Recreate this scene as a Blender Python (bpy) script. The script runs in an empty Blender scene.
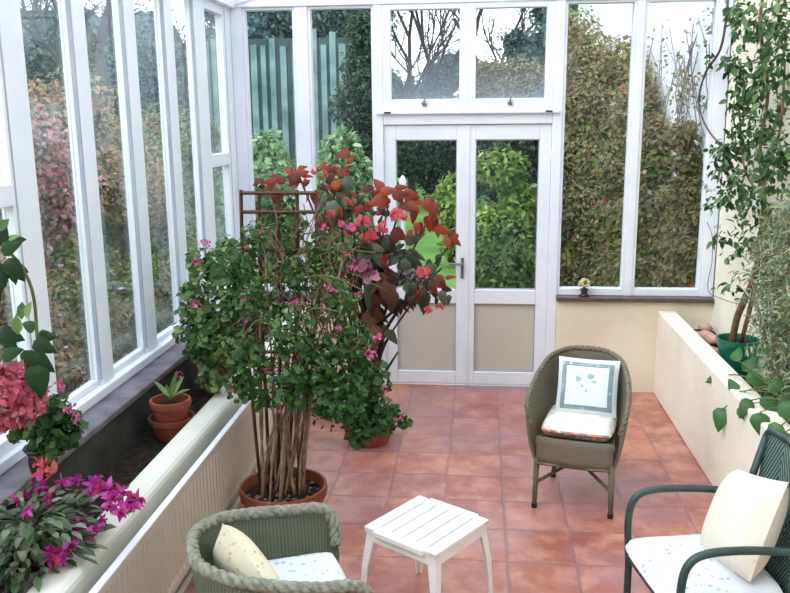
import bpy, bmesh, math, random
import numpy as np
from math import sin, cos, pi, radians, sqrt, atan2
from mathutils import Vector, Matrix
random.seed(7)
RNG = np.random.default_rng(11)
COL = bpy.context.scene.collection

# ------------------------------------------------------------------ camera
F, PITCH, YAW, ROLL, H = 838.2, 0.2106, 0.0995, -0.00926, 1.926
_fw = Vector((-sin(YAW)*cos(PITCH), cos(YAW)*cos(PITCH), -sin(PITCH)))
_r0 = Vector((cos(YAW), sin(YAW), 0)); _u0 = _r0.cross(_fw)
_r = _r0*cos(ROLL) + _u0*sin(ROLL); _u = _u0*cos(ROLL) - _r0*sin(ROLL)
cam = bpy.data.cameras.new('camera'); camo = bpy.data.objects.new('camera', cam); COL.objects.link(camo)
cam.sensor_width = 36; cam.lens = F/790*36; cam.clip_start = .05; cam.clip_end = 300
M = Matrix((( _r.x, _u.x, -_fw.x, 0), (_r.y, _u.y, -_fw.y, 0), (_r.z, _u.z, -_fw.z, H), (0, 0, 0, 1)))
camo.matrix_world = M
bpy.context.scene.camera = camo

def at(x, y, ax, val):
    """point of the place seen at a photo position, on the plane axis=val"""
    d = _r*((x-395)/F) - _u*((y-296.5)/F) + _fw
    o = Vector((0, 0, H)); s = (val-o[ax])/d[ax]
    return o + d*s
def aY(x, y, Y): return at(x, y, 1, Y)
def aX(x, y, X): return at(x, y, 0, X)
def aZ(x, y, Z): return at(x, y, 2, Z)

# ------------------------------------------------------------------ mesh builder
class MB:
    def __init__(s): s.v = []; s.f = []; s.uv = []
    def add(s, vs, fs, uvs=None):
        b = len(s.v); s.v += [tuple(v) for v in vs]; s.f += [tuple(b+i for i in f) for f in fs]
        s.uv += (uvs if uvs else [(v[0], v[1]) for v in vs])
        return s
    def box(s, x0, x1, y0, y1, z0, z1, mat=None):
        vs = [(x0,y0,z0),(x1,y0,z0),(x1,y1,z0),(x0,y1,z0),(x0,y0,z1),(x1,y0,z1),(x1,y1,z1),(x0,y1,z1)]
        if mat: vs = [tuple(mat @ Vector(v)) for v in vs]
        return s.add(vs, [(0,3,2,1),(4,5,6,7),(0,1,5,4),(1,2,6,5),(2,3,7,6),(3,0,4,7)])
    def tube(s, pts, r, n=8, caps=True):
        pts = [Vector(p) for p in pts]; L = len(pts)
        rs = r if isinstance(r, (list, tuple)) else [r]*L
        t = (pts[1]-pts[0]).normalized(); up = Vector((0,0,1)) if abs(t.z) < .9 else Vector((1,0,0))
        a = t.cross(up).normalized(); vs = []; uv = []; dist = 0
        for i, p in enumerate(pts):
            t = (pts[min(i+1, L-1)]-pts[max(i-1, 0)])
            if t.length < 1e-9: t = Vector((0,0,1))
            t.normalize(); a = (a - t*a.dot(t))
            if a.length < 1e-6: a = t.orthogonal()
            a.normalize(); b = t.cross(a)
            if i: dist += (p-pts[i-1]).length
            for k in range(n):
                q = 2*pi*k/n; vs.append(p + (a*cos(q)+b*sin(q))*rs[i]); uv.append((k/n, dist))
        fs = [(i*n+k, i*n+(k+1) % n, (i+1)*n+(k+1) % n, (i+1)*n+k) for i in range(L-1) for k in range(n)]
        if caps: fs += [tuple(range(n-1, -1, -1)), tuple((L-1)*n+k for k in range(n))]
        return s.add(vs, fs, uv)
    def lathe(s, prof, n=40, c=(0,0,0), sx=1, sy=1):
        vs = []; fs = []; uv = []
        for j, (r, z) in enumerate(prof):
            for k in range(n):
                q = 2*pi*k/n; vs.append((c[0]+r*cos(q)*sx, c[1]+r*sin(q)*sy, c[2]+z)); uv.append((k/n, z))
        for j in range(len(prof)-1):
            for k in range(n):
                fs.append((j*n+k, j*n+(k+1) % n, (j+1)*n+(k+1) % n, (j+1)*n+k))
        if prof[0][0] > 1e-5: fs.append(tuple(range(n-1, -1, -1)))
        if prof[-1][0] > 1e-5: fs.append(tuple((len(prof)-1)*n+k for k in range(n)))
        return s.add(vs, fs, uv)
    def grid(s, P, uvf=None, flip=False):
        m = len(P); n = len(P[0]); vs = [p for row in P for p in row]
        fs = []
        for i in range(m-1):
            for j in range(n-1):
                q = (i*n+j, i*n+j+1, (i+1)*n+j+1, (i+1)*n+j); fs.append(q[::-1] if flip else q)
        uv = [uvf(i, j) for i in range(m) for j in range(n)] if uvf else None
        return s.add(vs, fs, uv)
    def build(s, name, mat, parent=None, smooth=False, bevel=0, solid=0, subsurf=0, kind=None, sharp=None):
        me = bpy.data.meshes.new(name); me.from_pydata(s.v, [], s.f)
        ul = me.uv_layers.new(name='UVMap')
        li = np.empty(len(me.loops), dtype=np.int32); me.loops.foreach_get('vertex_index', li)
        ul.data.foreach_set('uv', np.array(s.uv, dtype=np.float32)[li].ravel())
        me.materials.append(mat)
        o = bpy.data.objects.new(name, me); COL.objects.link(o)
        bm = bmesh.new(); bm.from_mesh(me); bmesh.ops.recalc_face_normals(bm, faces=bm.faces); bm.to_mesh(me); bm.free()
        if smooth:
            me.polygons.foreach_set('use_smooth', [True]*len(me.polygons))
            if sharp: 
                try: me.set_sharp_from_angle(angle=radians(sharp))
                except Exception: pass
        if parent: o.parent = parent
        if solid:
            m = o.modifiers.new('s', 'SOLIDIFY'); m.thickness = solid; m.offset = 0
        if bevel:
            m = o.modifiers.new('b', 'BEVEL'); m.width = bevel; m.segments = 3; m.limit_method = 'ANGLE'; m.angle_limit = radians(40)
        if subsurf:
            m = o.modifiers.new('ss', 'SUBSURF'); m.levels = m.render_levels = subsurf
        if kind: o['kind'] = kind
        return o

def tag(o, label, cat, group=None, kind=None):
    o['label'] = label; o['category'] = cat
    if group: o['group'] = group
    if kind: o['kind'] = kind
    return o
def empty(name, loc=(0,0,0), rz=0, label=None, cat=None, group=None, kind=None):
    o = bpy.data.objects.new(name, None); COL.objects.link(o); o.location = loc; o.rotation_euler = (0,0,rz)
    o.empty_display_size = .1
    if label: tag(o, label, cat, group)
    if kind: o['kind'] = kind
    return o
def dup(root, loc=None, rz=None, label=None, group=None):
    r = root.copy(); COL.objects.link(r)
    if loc is not None: r.location = loc
    if rz is not None: r.rotation_euler = (0,0,rz)
    if label: r['label'] = label
    if group: r['group'] = group
    for ch in list(root.children):
        c = ch.copy(); COL.objects.link(c); c.parent = r
        for g in ch.children:
            d = g.copy(); COL.objects.link(d); d.parent = c
    return r

def catmull(P, k=6):
    P = [Vector(p) for p in P]; out = []
    Q = [P[0]*2-P[1]] + P + [P[-1]*2-P[-2]]
    for i in range(1, len(Q)-2):
        for j in range(k):
            t = j/k
            out.append(.5*((2*Q[i]) + (Q[i+1]-Q[i-1])*t + (2*Q[i-1]-5*Q[i]+4*Q[i+1]-Q[i+2])*t*t + (3*Q[i]-Q[i-1]-3*Q[i+1]+Q[i+2])*t**3))
    out.append(P[-1]); return out

# ------------------------------------------------------------------ materials
def lin(c): return tuple((x/12.92 if x <= .04045 else ((x+.055)/1.055)**2.4) for x in c)
def rgb(r, g, b): return lin((r/255, g/255, b/255)) + (1,)
class NT:
    def __init__(s, name):
        s.m = bpy.data.materials.new(name); s.m.use_nodes = True; s.t = s.m.node_tree; s.t.nodes.clear()
        s.out = s.n('ShaderNodeOutputMaterial')
    def n(s, typ, **kw):
        nd = s.t.nodes.new(typ)
        for k, v in kw.items():
            if k.startswith('i_'):
                key = k[2:]; key = int(key) if key.isdigit() else key.replace('_', ' ')
                if hasattr(v, 'bl_idname') or isinstance(v, bpy.types.NodeSocket): s.t.links.new(v, nd.inputs[key])
                else: nd.inputs[key].default_value = v
            else: setattr(nd, k, v)
        return nd
    def l(s, a, b): s.t.links.new(a, b)
    def ramp(s, fac, stops, interp='LINEAR'):
        r = s.n('ShaderNodeValToRGB'); r.color_ramp.interpolation = interp
        e = r.color_ramp.elements
        while len(e) < len(stops): e.new(.5)
        for q, (p, c) in zip(e, stops): q.position = p; q.color = c if len(c) == 4 else tuple(c)+(1,)
        s.l(fac, r.inputs[0]); return r.outputs[0]
    def math(s, op, a, b=None, c=None):
        m = s.n('ShaderNodeMath', operation=op)
        for i, v in enumerate((a, b, c)):
            if v is None: continue
            if isinstance(v, (int, float)): m.inputs[i].default_value = v
            else: s.l(v, m.inputs[i])
        return m.outputs[0]
    def mix(s, f, a, b, blend='MIX'):
        m = s.n('ShaderNodeMix', data_type='RGBA', blend_type=blend)
        for key, v in ((0, f), (6, a), (7, b)):
            if isinstance(v, (int, float, tuple)): m.inputs[key].default_value = v
            else: s.l(v, m.inputs[key])
        return m.outputs[2]
    def bsdf(s, color, rough=.5, spec=.5, normal=None, **kw):
        b = s.n('ShaderNodeBsdfPrincipled')
        if isinstance(color, tuple): b.inputs['Base Color'].default_value = color
        else: s.l(color, b.inputs['Base Color'])
        if isinstance(rough, (int, float)): b.inputs['Roughness'].default_value = rough
        else: s.l(rough, b.inputs['Roughness'])
        b.inputs['Specular IOR Level'].default_value = spec
        if normal: s.l(normal, b.inputs['Normal'])
        for k, v in kw.items(): b.inputs[k.replace('_', ' ')].default_value = v
        return b.outputs[0]
    def bump(s, h, st=.3, d=.01):
        b = s.n('ShaderNodeBump'); b.inputs['Strength'].default_value = st; b.inputs['Distance'].default_value = d
        s.l(h, b.inputs['Height']); return b.outputs[0]
    def obj(s): return s.n('ShaderNodeTexCoord').outputs['Object']
    def uv(s): return s.n('ShaderNodeTexCoord').outputs['UV']
    def noise(s, scale, detail=4, vec=None, rough=.5):
        k = s.n('ShaderNodeTexNoise'); k.inputs['Scale'].default_value = scale; k.inputs['Detail'].default_value = detail
        k.inputs['Roughness'].default_value = rough
        s.l(vec if vec else s.obj(), k.inputs['Vector']); return k.outputs['Fac']
    def done(s, sh): s.l(sh, s.out.inputs[0]); return s.m

def plain(name, c1, c2, rough=.5, scale=8, bump=0, spec=.4, bscale=40):
    t = NT(name); f = t.noise(scale, 5)
    col = t.ramp(f, [(.35, c1), (.65, c2)])
    nm = t.bump(t.noise(bscale, 5), bump, .01) if bump else None
    return t.done(t.bsdf(col, rough, spec, nm))

MAT = {}
MAT['frame'] = plain('white_paint', rgb(232,235,243), rgb(222,227,238), .35, 3, .03)
MAT['frame_shade'] = plain('shaded_frame_paint', rgb(150,160,178), rgb(170,176,190), .5, 3)  # white frame paint darkened to stand in for shade
MAT['wall'] = plain('pale_cream_wall', rgb(240,234,218), rgb(230,222,202), .85, 3, .35, .2, 18)
MAT['panel'] = plain('cream_panel', rgb(198,194,184), rgb(190,186,176), .45, 2)
MAT['cream'] = plain('cream_plaster', rgb(230,220,198), rgb(220,208,184), .8, 3, .25, .2, 20)
MAT['planter'] = plain('white_plaster', rgb(238,232,217), rgb(228,219,200), .75, 3, .2, .25, 15)
MAT['curb'] = plain('curb_paint', rgb(226,226,216), rgb(212,212,200), .5, 4, .15, .4, 10)
MAT['slate'] = plain('slate', rgb(120,112,122), rgb(84,78,88), .5, 9, .3)
MAT['sillwood'] = plain('dark_sill', rgb(98,84,84), rgb(70,60,62), .4, 9, .2)
MAT['dark_wall'] = plain('dark_render', rgb(62,60,52), rgb(40,38,34), .9, 6, .5)
MAT['soil'] = plain('soil', rgb(56,42,34), rgb(28,22,20), .95, 30, 1.0, .2, 60)
MAT['metal'] = plain('grey_metal', rgb(120,120,124), rgb(92,92,98), .35, 6)
MAT['dark'] = plain('dark_metal', rgb(30,30,34), rgb(22,22,24), .5, 6)
MAT['plastic'] = plain('white_plastic', rgb(240,240,238), rgb(232,233,232), .3, 2)
MAT['stone'] = plain('patio_stone', rgb(188,178,168), rgb(160,150,142), .8, 2, .3)
MAT['greenpot'] = plain('green_plastic', rgb(14,100,78), rgb(10,84,66), .35, 3)
MAT['darkpot'] = plain('dark_plastic', rgb(40,32,36), rgb(28,24,28), .45, 3)
MAT['trellis'] = plain('trellis_wood', rgb(92,56,42), rgb(66,40,32), .7, 12, .3)
MAT['stalk'] = plain('pale_stalk', rgb(158,134,112), rgb(116,92,76), .8, 25, .3)
MAT['greenstem'] = plain('green_stem', rgb(96,112,56), rgb(76,84,44), .7, 15)
MAT['cane'] = plain('dark_cane', rgb(58,40,36), rgb(38,30,28), .6, 20, .2)
MAT['bark'] = plain('bark', rgb(132,96,66), rgb(92,68,50), .9, 20, .6)
MAT['vine'] = plain('vine_bark', rgb(110,84,92), rgb(80,58,66), .8, 20, .3)
MAT['darkbark'] = plain('dark_bark', rgb(70,62,60), rgb(46,42,42), .9, 5, .4)
MAT['twig'] = plain('pale_twig', rgb(150,140,146), rgb(112,104,112), .9, 3)

def terracotta():
    t = NT('terracotta'); f = t.noise(14, 6); g = t.noise(3, 3)
    c = t.ramp(f, [(.3, rgb(122,62,46)), (.6, rgb(148,78,56)), (.8, rgb(168,108,86))])
    return t.done(t.bsdf(t.mix(t.math('MULTIPLY', g, .35), c, rgb(120,66,50)), .8, .25, t.bump(t.noise(60, 4), .2)))
MAT['terracotta'] = terracotta()

def floor_mat():
    t = NT('terracotta_tiles'); o = t.obj()
    sp = t.n('ShaderNodeSeparateXYZ'); t.l(o, sp.inputs[0])
    u = t.math('DIVIDE', t.math('SUBTRACT', sp.outputs[0], .15), .3); v = t.math('DIVIDE', t.math('SUBTRACT', sp.outputs[1], 5.51), .3)
    wob = t.math('MULTIPLY', t.math('SUBTRACT', t.noise(5, 3), .5), .05)
    u2 = t.math('ADD', u, wob); v2 = t.math('ADD', v, wob)
    fu = t.math('ABSOLUTE', t.math('SUBTRACT', t.math('FRACT', u2), .5)); fv = t.math('ABSOLUTE', t.math('SUBTRACT', t.math('FRACT', v2), .5))
    edge = t.math('MAXIMUM', fu, fv)
    mr = t.n('ShaderNodeMapRange'); mr.inputs[1].default_value = .462; mr.inputs[2].default_value = .49; t.l(edge, mr.inputs[0]); grout = mr.outputs[0]
    cb = t.n('ShaderNodeCombineXYZ'); t.l(t.math('FLOOR', u2), cb.inputs[0]); t.l(t.math('FLOOR', v2), cb.inputs[1])
    wn = t.n('ShaderNodeTexWhiteNoise', noise_dimensions='3D'); t.l(cb.outputs[0], wn.inputs[0])
    base = t.ramp(wn.outputs['Value'], [(0, rgb(150,88,76)), (.25, rgb(176,106,84)), (.5, rgb(160,96,88)), (.75, rgb(188,118,90)), (1, rgb(152,98,100))])
    # blotches inside each tile
    av = t.n('ShaderNodeVectorMath', operation='ADD'); t.l(o, av.inputs[0]); t.l(wn.outputs['Color'], av.inputs[1])
    b1 = t.noise(7, 5, av.outputs[0], .6)
    base = t.mix(t.math('MULTIPLY', t.ramp(b1, [(.42, (0,0,0,1)), (.62, (1,1,1,1))]), .75), base, rgb(206,148,126))
    b2 = t.noise(3.2, 5, o, .6)
    base = t.mix(t.math('MULTIPLY', t.ramp(b2, [(.48, (0,0,0,1)), (.66, (1,1,1,1))]), .6), base, rgb(136,66,54))
    b3 = t.noise(1.3, 3, o)
    base = t.mix(t.math('MULTIPLY', t.ramp(b3, [(.45, (0,0,0,1)), (.6, (1,1,1,1))]), .6), base, rgb(160,122,132))
    col = t.mix(t.math('MULTIPLY', grout, t.math('ADD', t.math('MULTIPLY', t.noise(2, 2), .8), .1)), base, rgb(122,98,102))
    h = t.math('SUBTRACT', t.math('MULTIPLY', t.noise(9, 4), .35), grout)
    rg = t.math('ADD', t.math('MULTIPLY', t.noise(6, 4), .35), .2)
    return t.done(t.bsdf(col, rg, .5, t.bump(h, .35, .006)))
MAT['floor'] = floor_mat()

def glass_mat(name, haze, mode=0):
    t = NT(name)
    tr = t.n('ShaderNodeBsdfTransparent'); tr.inputs[0].default_value = (.96,.98,.98,1)
    gl = t.n('ShaderNodeBsdfGlossy'); gl.inputs['Roughness'].default_value = .01; gl.inputs[0].default_value = (.9,.95,1,1)
    fr = t.n('ShaderNodeFresnel'); fr.inputs[0].default_value = 1.35
    m = t.n('ShaderNodeMixShader'); t.l(t.math('MULTIPLY', fr.outputs[0], .2), m.inputs[0]); t.l(tr.outputs[0], m.inputs[1]); t.l(gl.outputs[0], m.inputs[2])
    df = t.n('ShaderNodeBsdfTranslucent'); df.inputs[0].default_value = (.85,.92,1,1)
    m2 = t.n('ShaderNodeMixShader')
    f = t.math('MULTIPLY', t.ramp(t.noise(2.2, 4), [(.35, (0,0,0,1)), (.7, (1,1,1,1))]), haze)
    if mode:   # condensation gathered at the foot of the pane
        sp = t.n('ShaderNodeSeparateXYZ'); t.l(t.obj(), sp.inputs[0])
        mr = t.n('ShaderNodeMapRange'); mr.inputs[1].default_value = 2.05; mr.inputs[2].default_value = 2.4; mr.inputs[3].default_value = .28; mr.inputs[4].default_value = .0
        t.l(sp.outputs[2], mr.inputs[0]); f = t.math('ADD', f, t.math('MULTIPLY', mr.outputs[0], .6))
        f = t.math('MINIMUM', f, .6)
    t.l(f, m2.inputs[0]); t.l(m.outputs[0], m2.inputs[1]); t.l(df.outputs[0], m2.inputs[2])
    return t.done(m2.outputs[0])
MAT['glass'] = glass_mat('window_glass', .02)
MAT['glass_side'] = glass_mat('side_glass', .06)
MAT['glass_fog'] = glass_mat('misted_glass', .04, 1)

def leafmat(name, cols, trans=.3, rough=.5, bump=False):
    t = NT(name); g = t.n('ShaderNodeNewGeometry')
    n = len(cols); c = t.ramp(g.outputs['Random Per Island'], [((i+.5)/n, c) for i, c in enumerate(cols)])
    c = t.mix(t.math('MULTIPLY', t.noise(40, 2), .25), c, rgb(20,30,15))
    b = t.bsdf(c, rough, .35)
    tl = t.n('ShaderNodeBsdfTranslucent'); t.l(c, tl.inputs[0])
    m = t.n('ShaderNodeMixShader'); m.inputs[0].default_value = trans; t.l(b, m.inputs[1]); t.l(tl.outputs[0], m.inputs[2])
    return t.done(m.outputs[0])
L = {}
L['geranium'] = leafmat('geranium_leaf', [rgb(46,84,40), rgb(66,110,52), rgb(34,66,34), rgb(96,140,70), rgb(52,92,46)])
L['geranium_pale'] = leafmat('pale_geranium_leaf', [rgb(92,128,72), rgb(124,158,96), rgb(70,110,56), rgb(108,140,80), rgb(150,170,100)])
L['dark'] = leafmat('dark_leaf', [rgb(30,62,34), rgb(44,82,42), rgb(26,52,32), rgb(58,98,48)])
L['bgreen'] = leafmat('begonia_green', [rgb(52,66,46), rgb(70,84,64), rgb(60,50,40), rgb(88,100,84)], .15, .35)  # dark olive-green leaf fronts
L['bred'] = leafmat('begonia_red', [rgb(168,66,42), rgb(140,48,38), rgb(188,88,56), rgb(108,42,38), rgb(150,70,50), rgb(90,50,42)], .35)
L['bbrown'] = leafmat('begonia_brown', [rgb(110,70,40), rgb(84,54,40), rgb(96,44,40), rgb(72,64,40)], .3)
L['pink'] = leafmat('pink_petal', [rgb(216,96,140), rgb(230,130,165), rgb(200,76,128), rgb(222,110,170)], .3)
L['coral'] = leafmat('coral_petal', [rgb(228,104,108), rgb(236,140,140), rgb(214,84,96)], .35)
L['mauve'] = leafmat('mauve_petal', [rgb(168,104,130), rgb(190,124,150), rgb(146,86,110)], .2)
L['magenta'] = leafmat('magenta_petal', [rgb(206,52,170), rgb(226,84,190), rgb(180,40,150), rgb(235,130,215), rgb(214,60,120)], .35)
L['rose'] = leafmat('rose_petal', [rgb(206,84,120), rgb(222,116,146), rgb(180,66,100), rgb(228,146,168), rgb(196,90,110)], .3)
L['wallclimb'] = leafmat('climber_leaf', [rgb(48,84,44), rgb(66,106,54), rgb(34,66,38), rgb(92,130,72), rgb(120,150,96)])
L['feather'] = leafmat('grey_green_leaf', [rgb(120,144,108), rgb(150,172,134), rgb(98,122,84), rgb(184,198,166), rgb(168,158,106)])
L['broad'] = leafmat('broad_leaf', [rgb(56,104,52), rgb(72,120,62), rgb(90,132,80)], .25, .4)
L['lime'] = leafmat('lime_leaf', [rgb(136,168,72), rgb(164,190,92), rgb(112,146,62), rgb(92,126,56), rgb(190,206,120)])
L['shrub'] = leafmat('shrub_leaf', [rgb(112,146,68), rgb(90,124,58), rgb(140,172,84), rgb(72,100,52), rgb(172,182,100)], .45)
L['hedgered'] = leafmat('red_hedge_leaf', [rgb(224,147,150), rgb(188,120,116), rgb(248,190,192), rgb(156,132,100), rgb(250,219,224), rgb(168,168,116)], .45)
L['hedgebrown'] = leafmat('brown_hedge_leaf', [rgb(192,156,120), rgb(156,145,98), rgb(221,179,147), rgb(132,145,87), rgb(224,192,132), rgb(201,125,109)], .45)
L['hedgegreen'] = leafmat('green_hedge_leaf', [rgb(125,147,80), rgb(159,174,98), rgb(100,118,67), rgb(190,197,116), rgb(179,123,96)], .45)
L['climber'] = leafmat('outdoor_climber_leaf', [rgb(170,150,110), rgb(146,152,92), rgb(190,176,118), rgb(122,126,74), rgb(196,150,126), rgb(160,176,104), rgb(204,192,154), rgb(110,100,70)], .45)
L['berry'] = leafmat('red_berry', [rgb(206,58,44), rgb(226,90,70), rgb(190,50,50)], .1)
L['conifer'] = leafmat('conifer_leaf', [rgb(96,134,130), rgb(118,154,152), rgb(72,106,104), rgb(142,174,172)], .45)
L['misty'] = leafmat('hazed_leaf', [rgb(128,152,158), rgb(104,132,136), rgb(150,172,178), rgb(88,116,118)], .45)  # pale blue haze of distance painted into the leaf colours
L['tree_dark'] = leafmat('dark_tree_leaf', [rgb(62,84,68), rgb(48,68,56), rgb(84,106,84), rgb(104,124,100)], .45)
L['palebush'] = leafmat('pale_bush_leaf', [rgb(132,176,110), rgb(160,196,140), rgb(104,148,84), rgb(190,214,170)])
L['heather'] = leafmat('pink_bush_leaf', [rgb(170,140,150), rgb(140,120,120), rgb(196,160,170), rgb(120,130,96)])
L['dry'] = leafmat('dry_leaf', [rgb(150,108,92), rgb(190,150,136), rgb(116,80,66)], .1)
L['cactus'] = leafmat('cactus_segment', [rgb(72,98,60), rgb(106,126,92), rgb(52,76,48), rgb(140,140,128)], .15, .4)
L['yellow'] = leafmat('cream_bead', [rgb(206,196,140), rgb(180,166,104), rgb(226,220,180)], .1)

# ------------------------------------------------------------------ foliage
T_RHOMB = (np.array([(0,0,0),(.28,.45,.05),(0,1,0),(-.28,.45,.05)]), [(0,1,2,3)])
T_OVAL = (np.array([(0,0,0),(.24,.3,.07),(.2,.68,.07),(0,1,-.05),(-.2,.68,.07),(-.24,.3,.07)]), [(0,1,2,3),(0,3,4,5)])
_a = [(sin(q)*r, -cos(q)*r+.4, .1*(r > .45)) for q, r in [(.35,.45),(1.1,.5),(1.7,.43),(2.3,.52),(pi,.45),(-2.3,.52),(-1.7,.43),(-1.1,.5),(-.35,.45)]]
T_ROUND = (np.array([(0,.28,0)] + [(x, y, z+.03*i % 3*.02) for i, (x, y, z) in enumerate(_a)]), [(0,1,2,3),(0,3,4,5),(0,5,6,7),(0,7,8,9)])
T_LANCE = (np.array([(0,0,0),(.11,.35,.04),(.08,.7,.02),(0,1,-.08),(-.08,.7,.02),(-.11,.35,.04)]), [(0,1,2,3),(0,3,4,5)])
T_PETAL = (np.array([(0,0,0),(.22,.5,.12),(0,1,.05),(-.22,.5,.12)]), [(0,1,2,3)])
# broad pointed wing leaf, midrib + two rims, drooping
def _wing():
    st = [(0,.02,.02),(.1,.3,.2),(.3,.42,.3),(.55,.34,.27),(.8,.17,.15),(1,.0,.0)]
    v = []; 
    for y, wr, wl in st:
        dz = -.28*y*y
        v += [(-wl, y-.08*(wl > .2), dz-.08), (0, y, dz), (wr, y-.05*(wr > .2), dz-.08)]
    f = []
    for i in range(5):
        a = i*3; f += [(a, a+1, a+4, a+3), (a+1, a+2, a+5, a+4)]
    return np.array(v), f
T_WING = _wing()

def leafmesh(name, P, N, D, S, tpl, mat, parent=None, kind=None, flat=False):
    """P points, N normals, D growth direction, S sizes"""
    V0, F0 = tpl; P = np.asarray(P, float); n = len(P)
    N = np.asarray(N, float); D = np.asarray(D, float)
    N /= np.linalg.norm(N, axis=1, keepdims=True)+1e-9
    D = D - N*(D*N).sum(1, keepdims=True); D /= np.linalg.norm(D, axis=1, keepdims=True)+1e-9
    X = np.cross(D, N); S = np.asarray(S, float).reshape(-1, 1, 1)
    V = P[:, None, :] + S*(V0[None, :, 0:1]*X[:, None, :] + V0[None, :, 1:2]*D[:, None, :] + V0[None, :, 2:3]*N[:, None, :])
    k = len(V0); F1 = np.array(F0); m = len(F1)
    Fi = (F1[None] + (np.arange(n)*k)[:, None, None]).reshape(-1, 4)
    me = bpy.data.meshes.new(name)
    me.vertices.add(n*k); me.vertices.foreach_set('co', V.astype(np.float32).ravel())
    me.loops.add(Fi.size); me.loops.foreach_set('vertex_index', Fi.astype(np.int32).ravel())
    me.polygons.add(len(Fi)); me.polygons.foreach_set('loop_start', np.arange(0, Fi.size, 4, dtype=np.int32))
    try: me.polygons.foreach_set('loop_total', np.full(len(Fi), 4, dtype=np.int32))
    except Exception: pass
    me.update(calc_edges=True); me.validate()
    me.materials.append(mat)
    o = bpy.data.objects.new(name, me); COL.objects.link(o)
    if parent: o.parent = parent
    if kind: o['kind'] = kind
    return o

def blob(clusters, n, up=.5, out=.8, rnd=.7, shell=.5):
    """clusters: (centre, radii, weight) -> points, normals, dirs"""
    w = np.array([c[2] for c in clusters], float); w /= w.sum()
    idx = RNG.choice(len(clusters), n, p=w)
    C = np.array([tuple(c[0]) for c in clusters]); R = np.array([(c[1],)*3 if not hasattr(c[1], '__len__') else tuple(c[1]) for c in clusters], float)
    d = RNG.normal(size=(n, 3)); d /= np.linalg.norm(d, axis=1, keepdims=True)
    r = RNG.random(n)**shell
    P = C[idx] + d*R[idx]*r[:, None]
    N = d*out + np.array([0, 0, up]) + RNG.normal(size=(n, 3))*rnd
    D = RNG.normal(size=(n, 3)) + d*.8 - np.array([0, 0, .4])
    return P, N, D
def sizes(n, s, var=.35): return s*(1+var*(RNG.random(n)*2-1))

def core(name, clusters, mat, parent, shrink=.8):  # solid filler lumps inside the leaves, added to block light
    mb = MB()
    for c, r, w in clusters:
        R = (r, r, r) if not hasattr(r, '__len__') else r
        n = 10; prof = []
        vs = []; fs = []
        for i in range(7):
            th = pi*i/6
            for k in range(n):
                q = 2*pi*k/n; j = shrink*(.88+.24*random.random())
                vs.append((c[0]+R[0]*j*sin(th)*cos(q), c[1]+R[1]*j*sin(th)*sin(q), c[2]+R[2]*j*cos(th)))
        for i in range(6):
            for k in range(n): fs.append((i*n+k, i*n+(k+1) % n, (i+1)*n+(k+1) % n, (i+1)*n+k))
        mb.add(vs, fs)
    return mb.build(name, mat, parent, smooth=True)
MAT['core'] = plain('deep_foliage', rgb(58,66,44), rgb(34,40,28), .9, 6, .6, .1)
MAT['coreteal'] = plain('deep_blue_foliage', rgb(66,88,86), rgb(44,62,62), .9, 3, .6, .1)
MAT['corebrown'] = plain('deep_brown_foliage', rgb(88,74,56), rgb(54,46,36), .9, 6, .6, .1)

_cm = {}
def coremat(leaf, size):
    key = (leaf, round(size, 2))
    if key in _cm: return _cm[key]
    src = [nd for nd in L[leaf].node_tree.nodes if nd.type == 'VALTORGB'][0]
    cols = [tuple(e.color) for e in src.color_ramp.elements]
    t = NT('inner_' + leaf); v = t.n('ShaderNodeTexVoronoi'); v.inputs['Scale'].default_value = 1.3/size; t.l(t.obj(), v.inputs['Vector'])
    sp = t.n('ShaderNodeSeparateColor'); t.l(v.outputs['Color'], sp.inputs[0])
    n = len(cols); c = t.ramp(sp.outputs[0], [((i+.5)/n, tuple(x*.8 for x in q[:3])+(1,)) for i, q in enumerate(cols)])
    dk = t.ramp(v.outputs['Distance'], [(.25, (1,1,1,1)), (.7, (.25,.25,.25,1))])  # cell edges darkened, shade between leaves painted into the colour
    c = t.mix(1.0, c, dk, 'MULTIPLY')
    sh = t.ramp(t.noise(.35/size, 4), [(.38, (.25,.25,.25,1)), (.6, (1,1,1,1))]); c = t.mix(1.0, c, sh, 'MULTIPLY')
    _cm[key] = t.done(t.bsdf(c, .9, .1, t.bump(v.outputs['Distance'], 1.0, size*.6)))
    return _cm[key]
def lumps(c, R, n, r, w=1):
    out = []
    for _ in range(n):
        d = RNG.normal(size=3); d /= np.linalg.norm(d); q = RNG.random()**.5
        rr = r*(.75+.5*RNG.random())
        out.append((np.array(c)+d*np.array(R)*q, rr, rr**2))
    return out

def shrub(name, label, cat, c, R, nl, lr, nleaf, size, leaf, corem='core', tpl=T_RHOMB, group=None, base=None, stems=True, shell=.35, corescale=.66, extra=None):
    b = (c[0], c[1], -.05) if base is None else base
    root = empty(name, b, 0, label, cat, group)
    lc = [((p[0][0]-b[0], p[0][1]-b[1], p[0][2]-b[2]), p[1], p[2]) for p in lumps(c, R, nl, lr)]
    P, N, D = blob(lc, nleaf, shell=shell)
    P[:, 2] = np.maximum(P[:, 2], .02)
    leafmesh('foliage', P, N, D, sizes(nleaf, size), tpl, L[leaf], root)
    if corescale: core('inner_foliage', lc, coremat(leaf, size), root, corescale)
    if stems:
        mb = MB(); cc = Vector((c[0]-b[0], c[1]-b[1], c[2]-b[2]))
        for k in range(4):
            e = cc+Vector((random.uniform(-.4,.4)*R[0], random.uniform(-.4,.4)*R[1], 0))
            mb.tube([(random.uniform(-.1,.1), random.uniform(-.1,.1), 0), e*.5+Vector((.05,.02,0)), e], [.05, .035, .015], 6)
        mb.build('stem', MAT['darkbark'], root, smooth=True)
    if extra: extra(root, lc)
    return root

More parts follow.
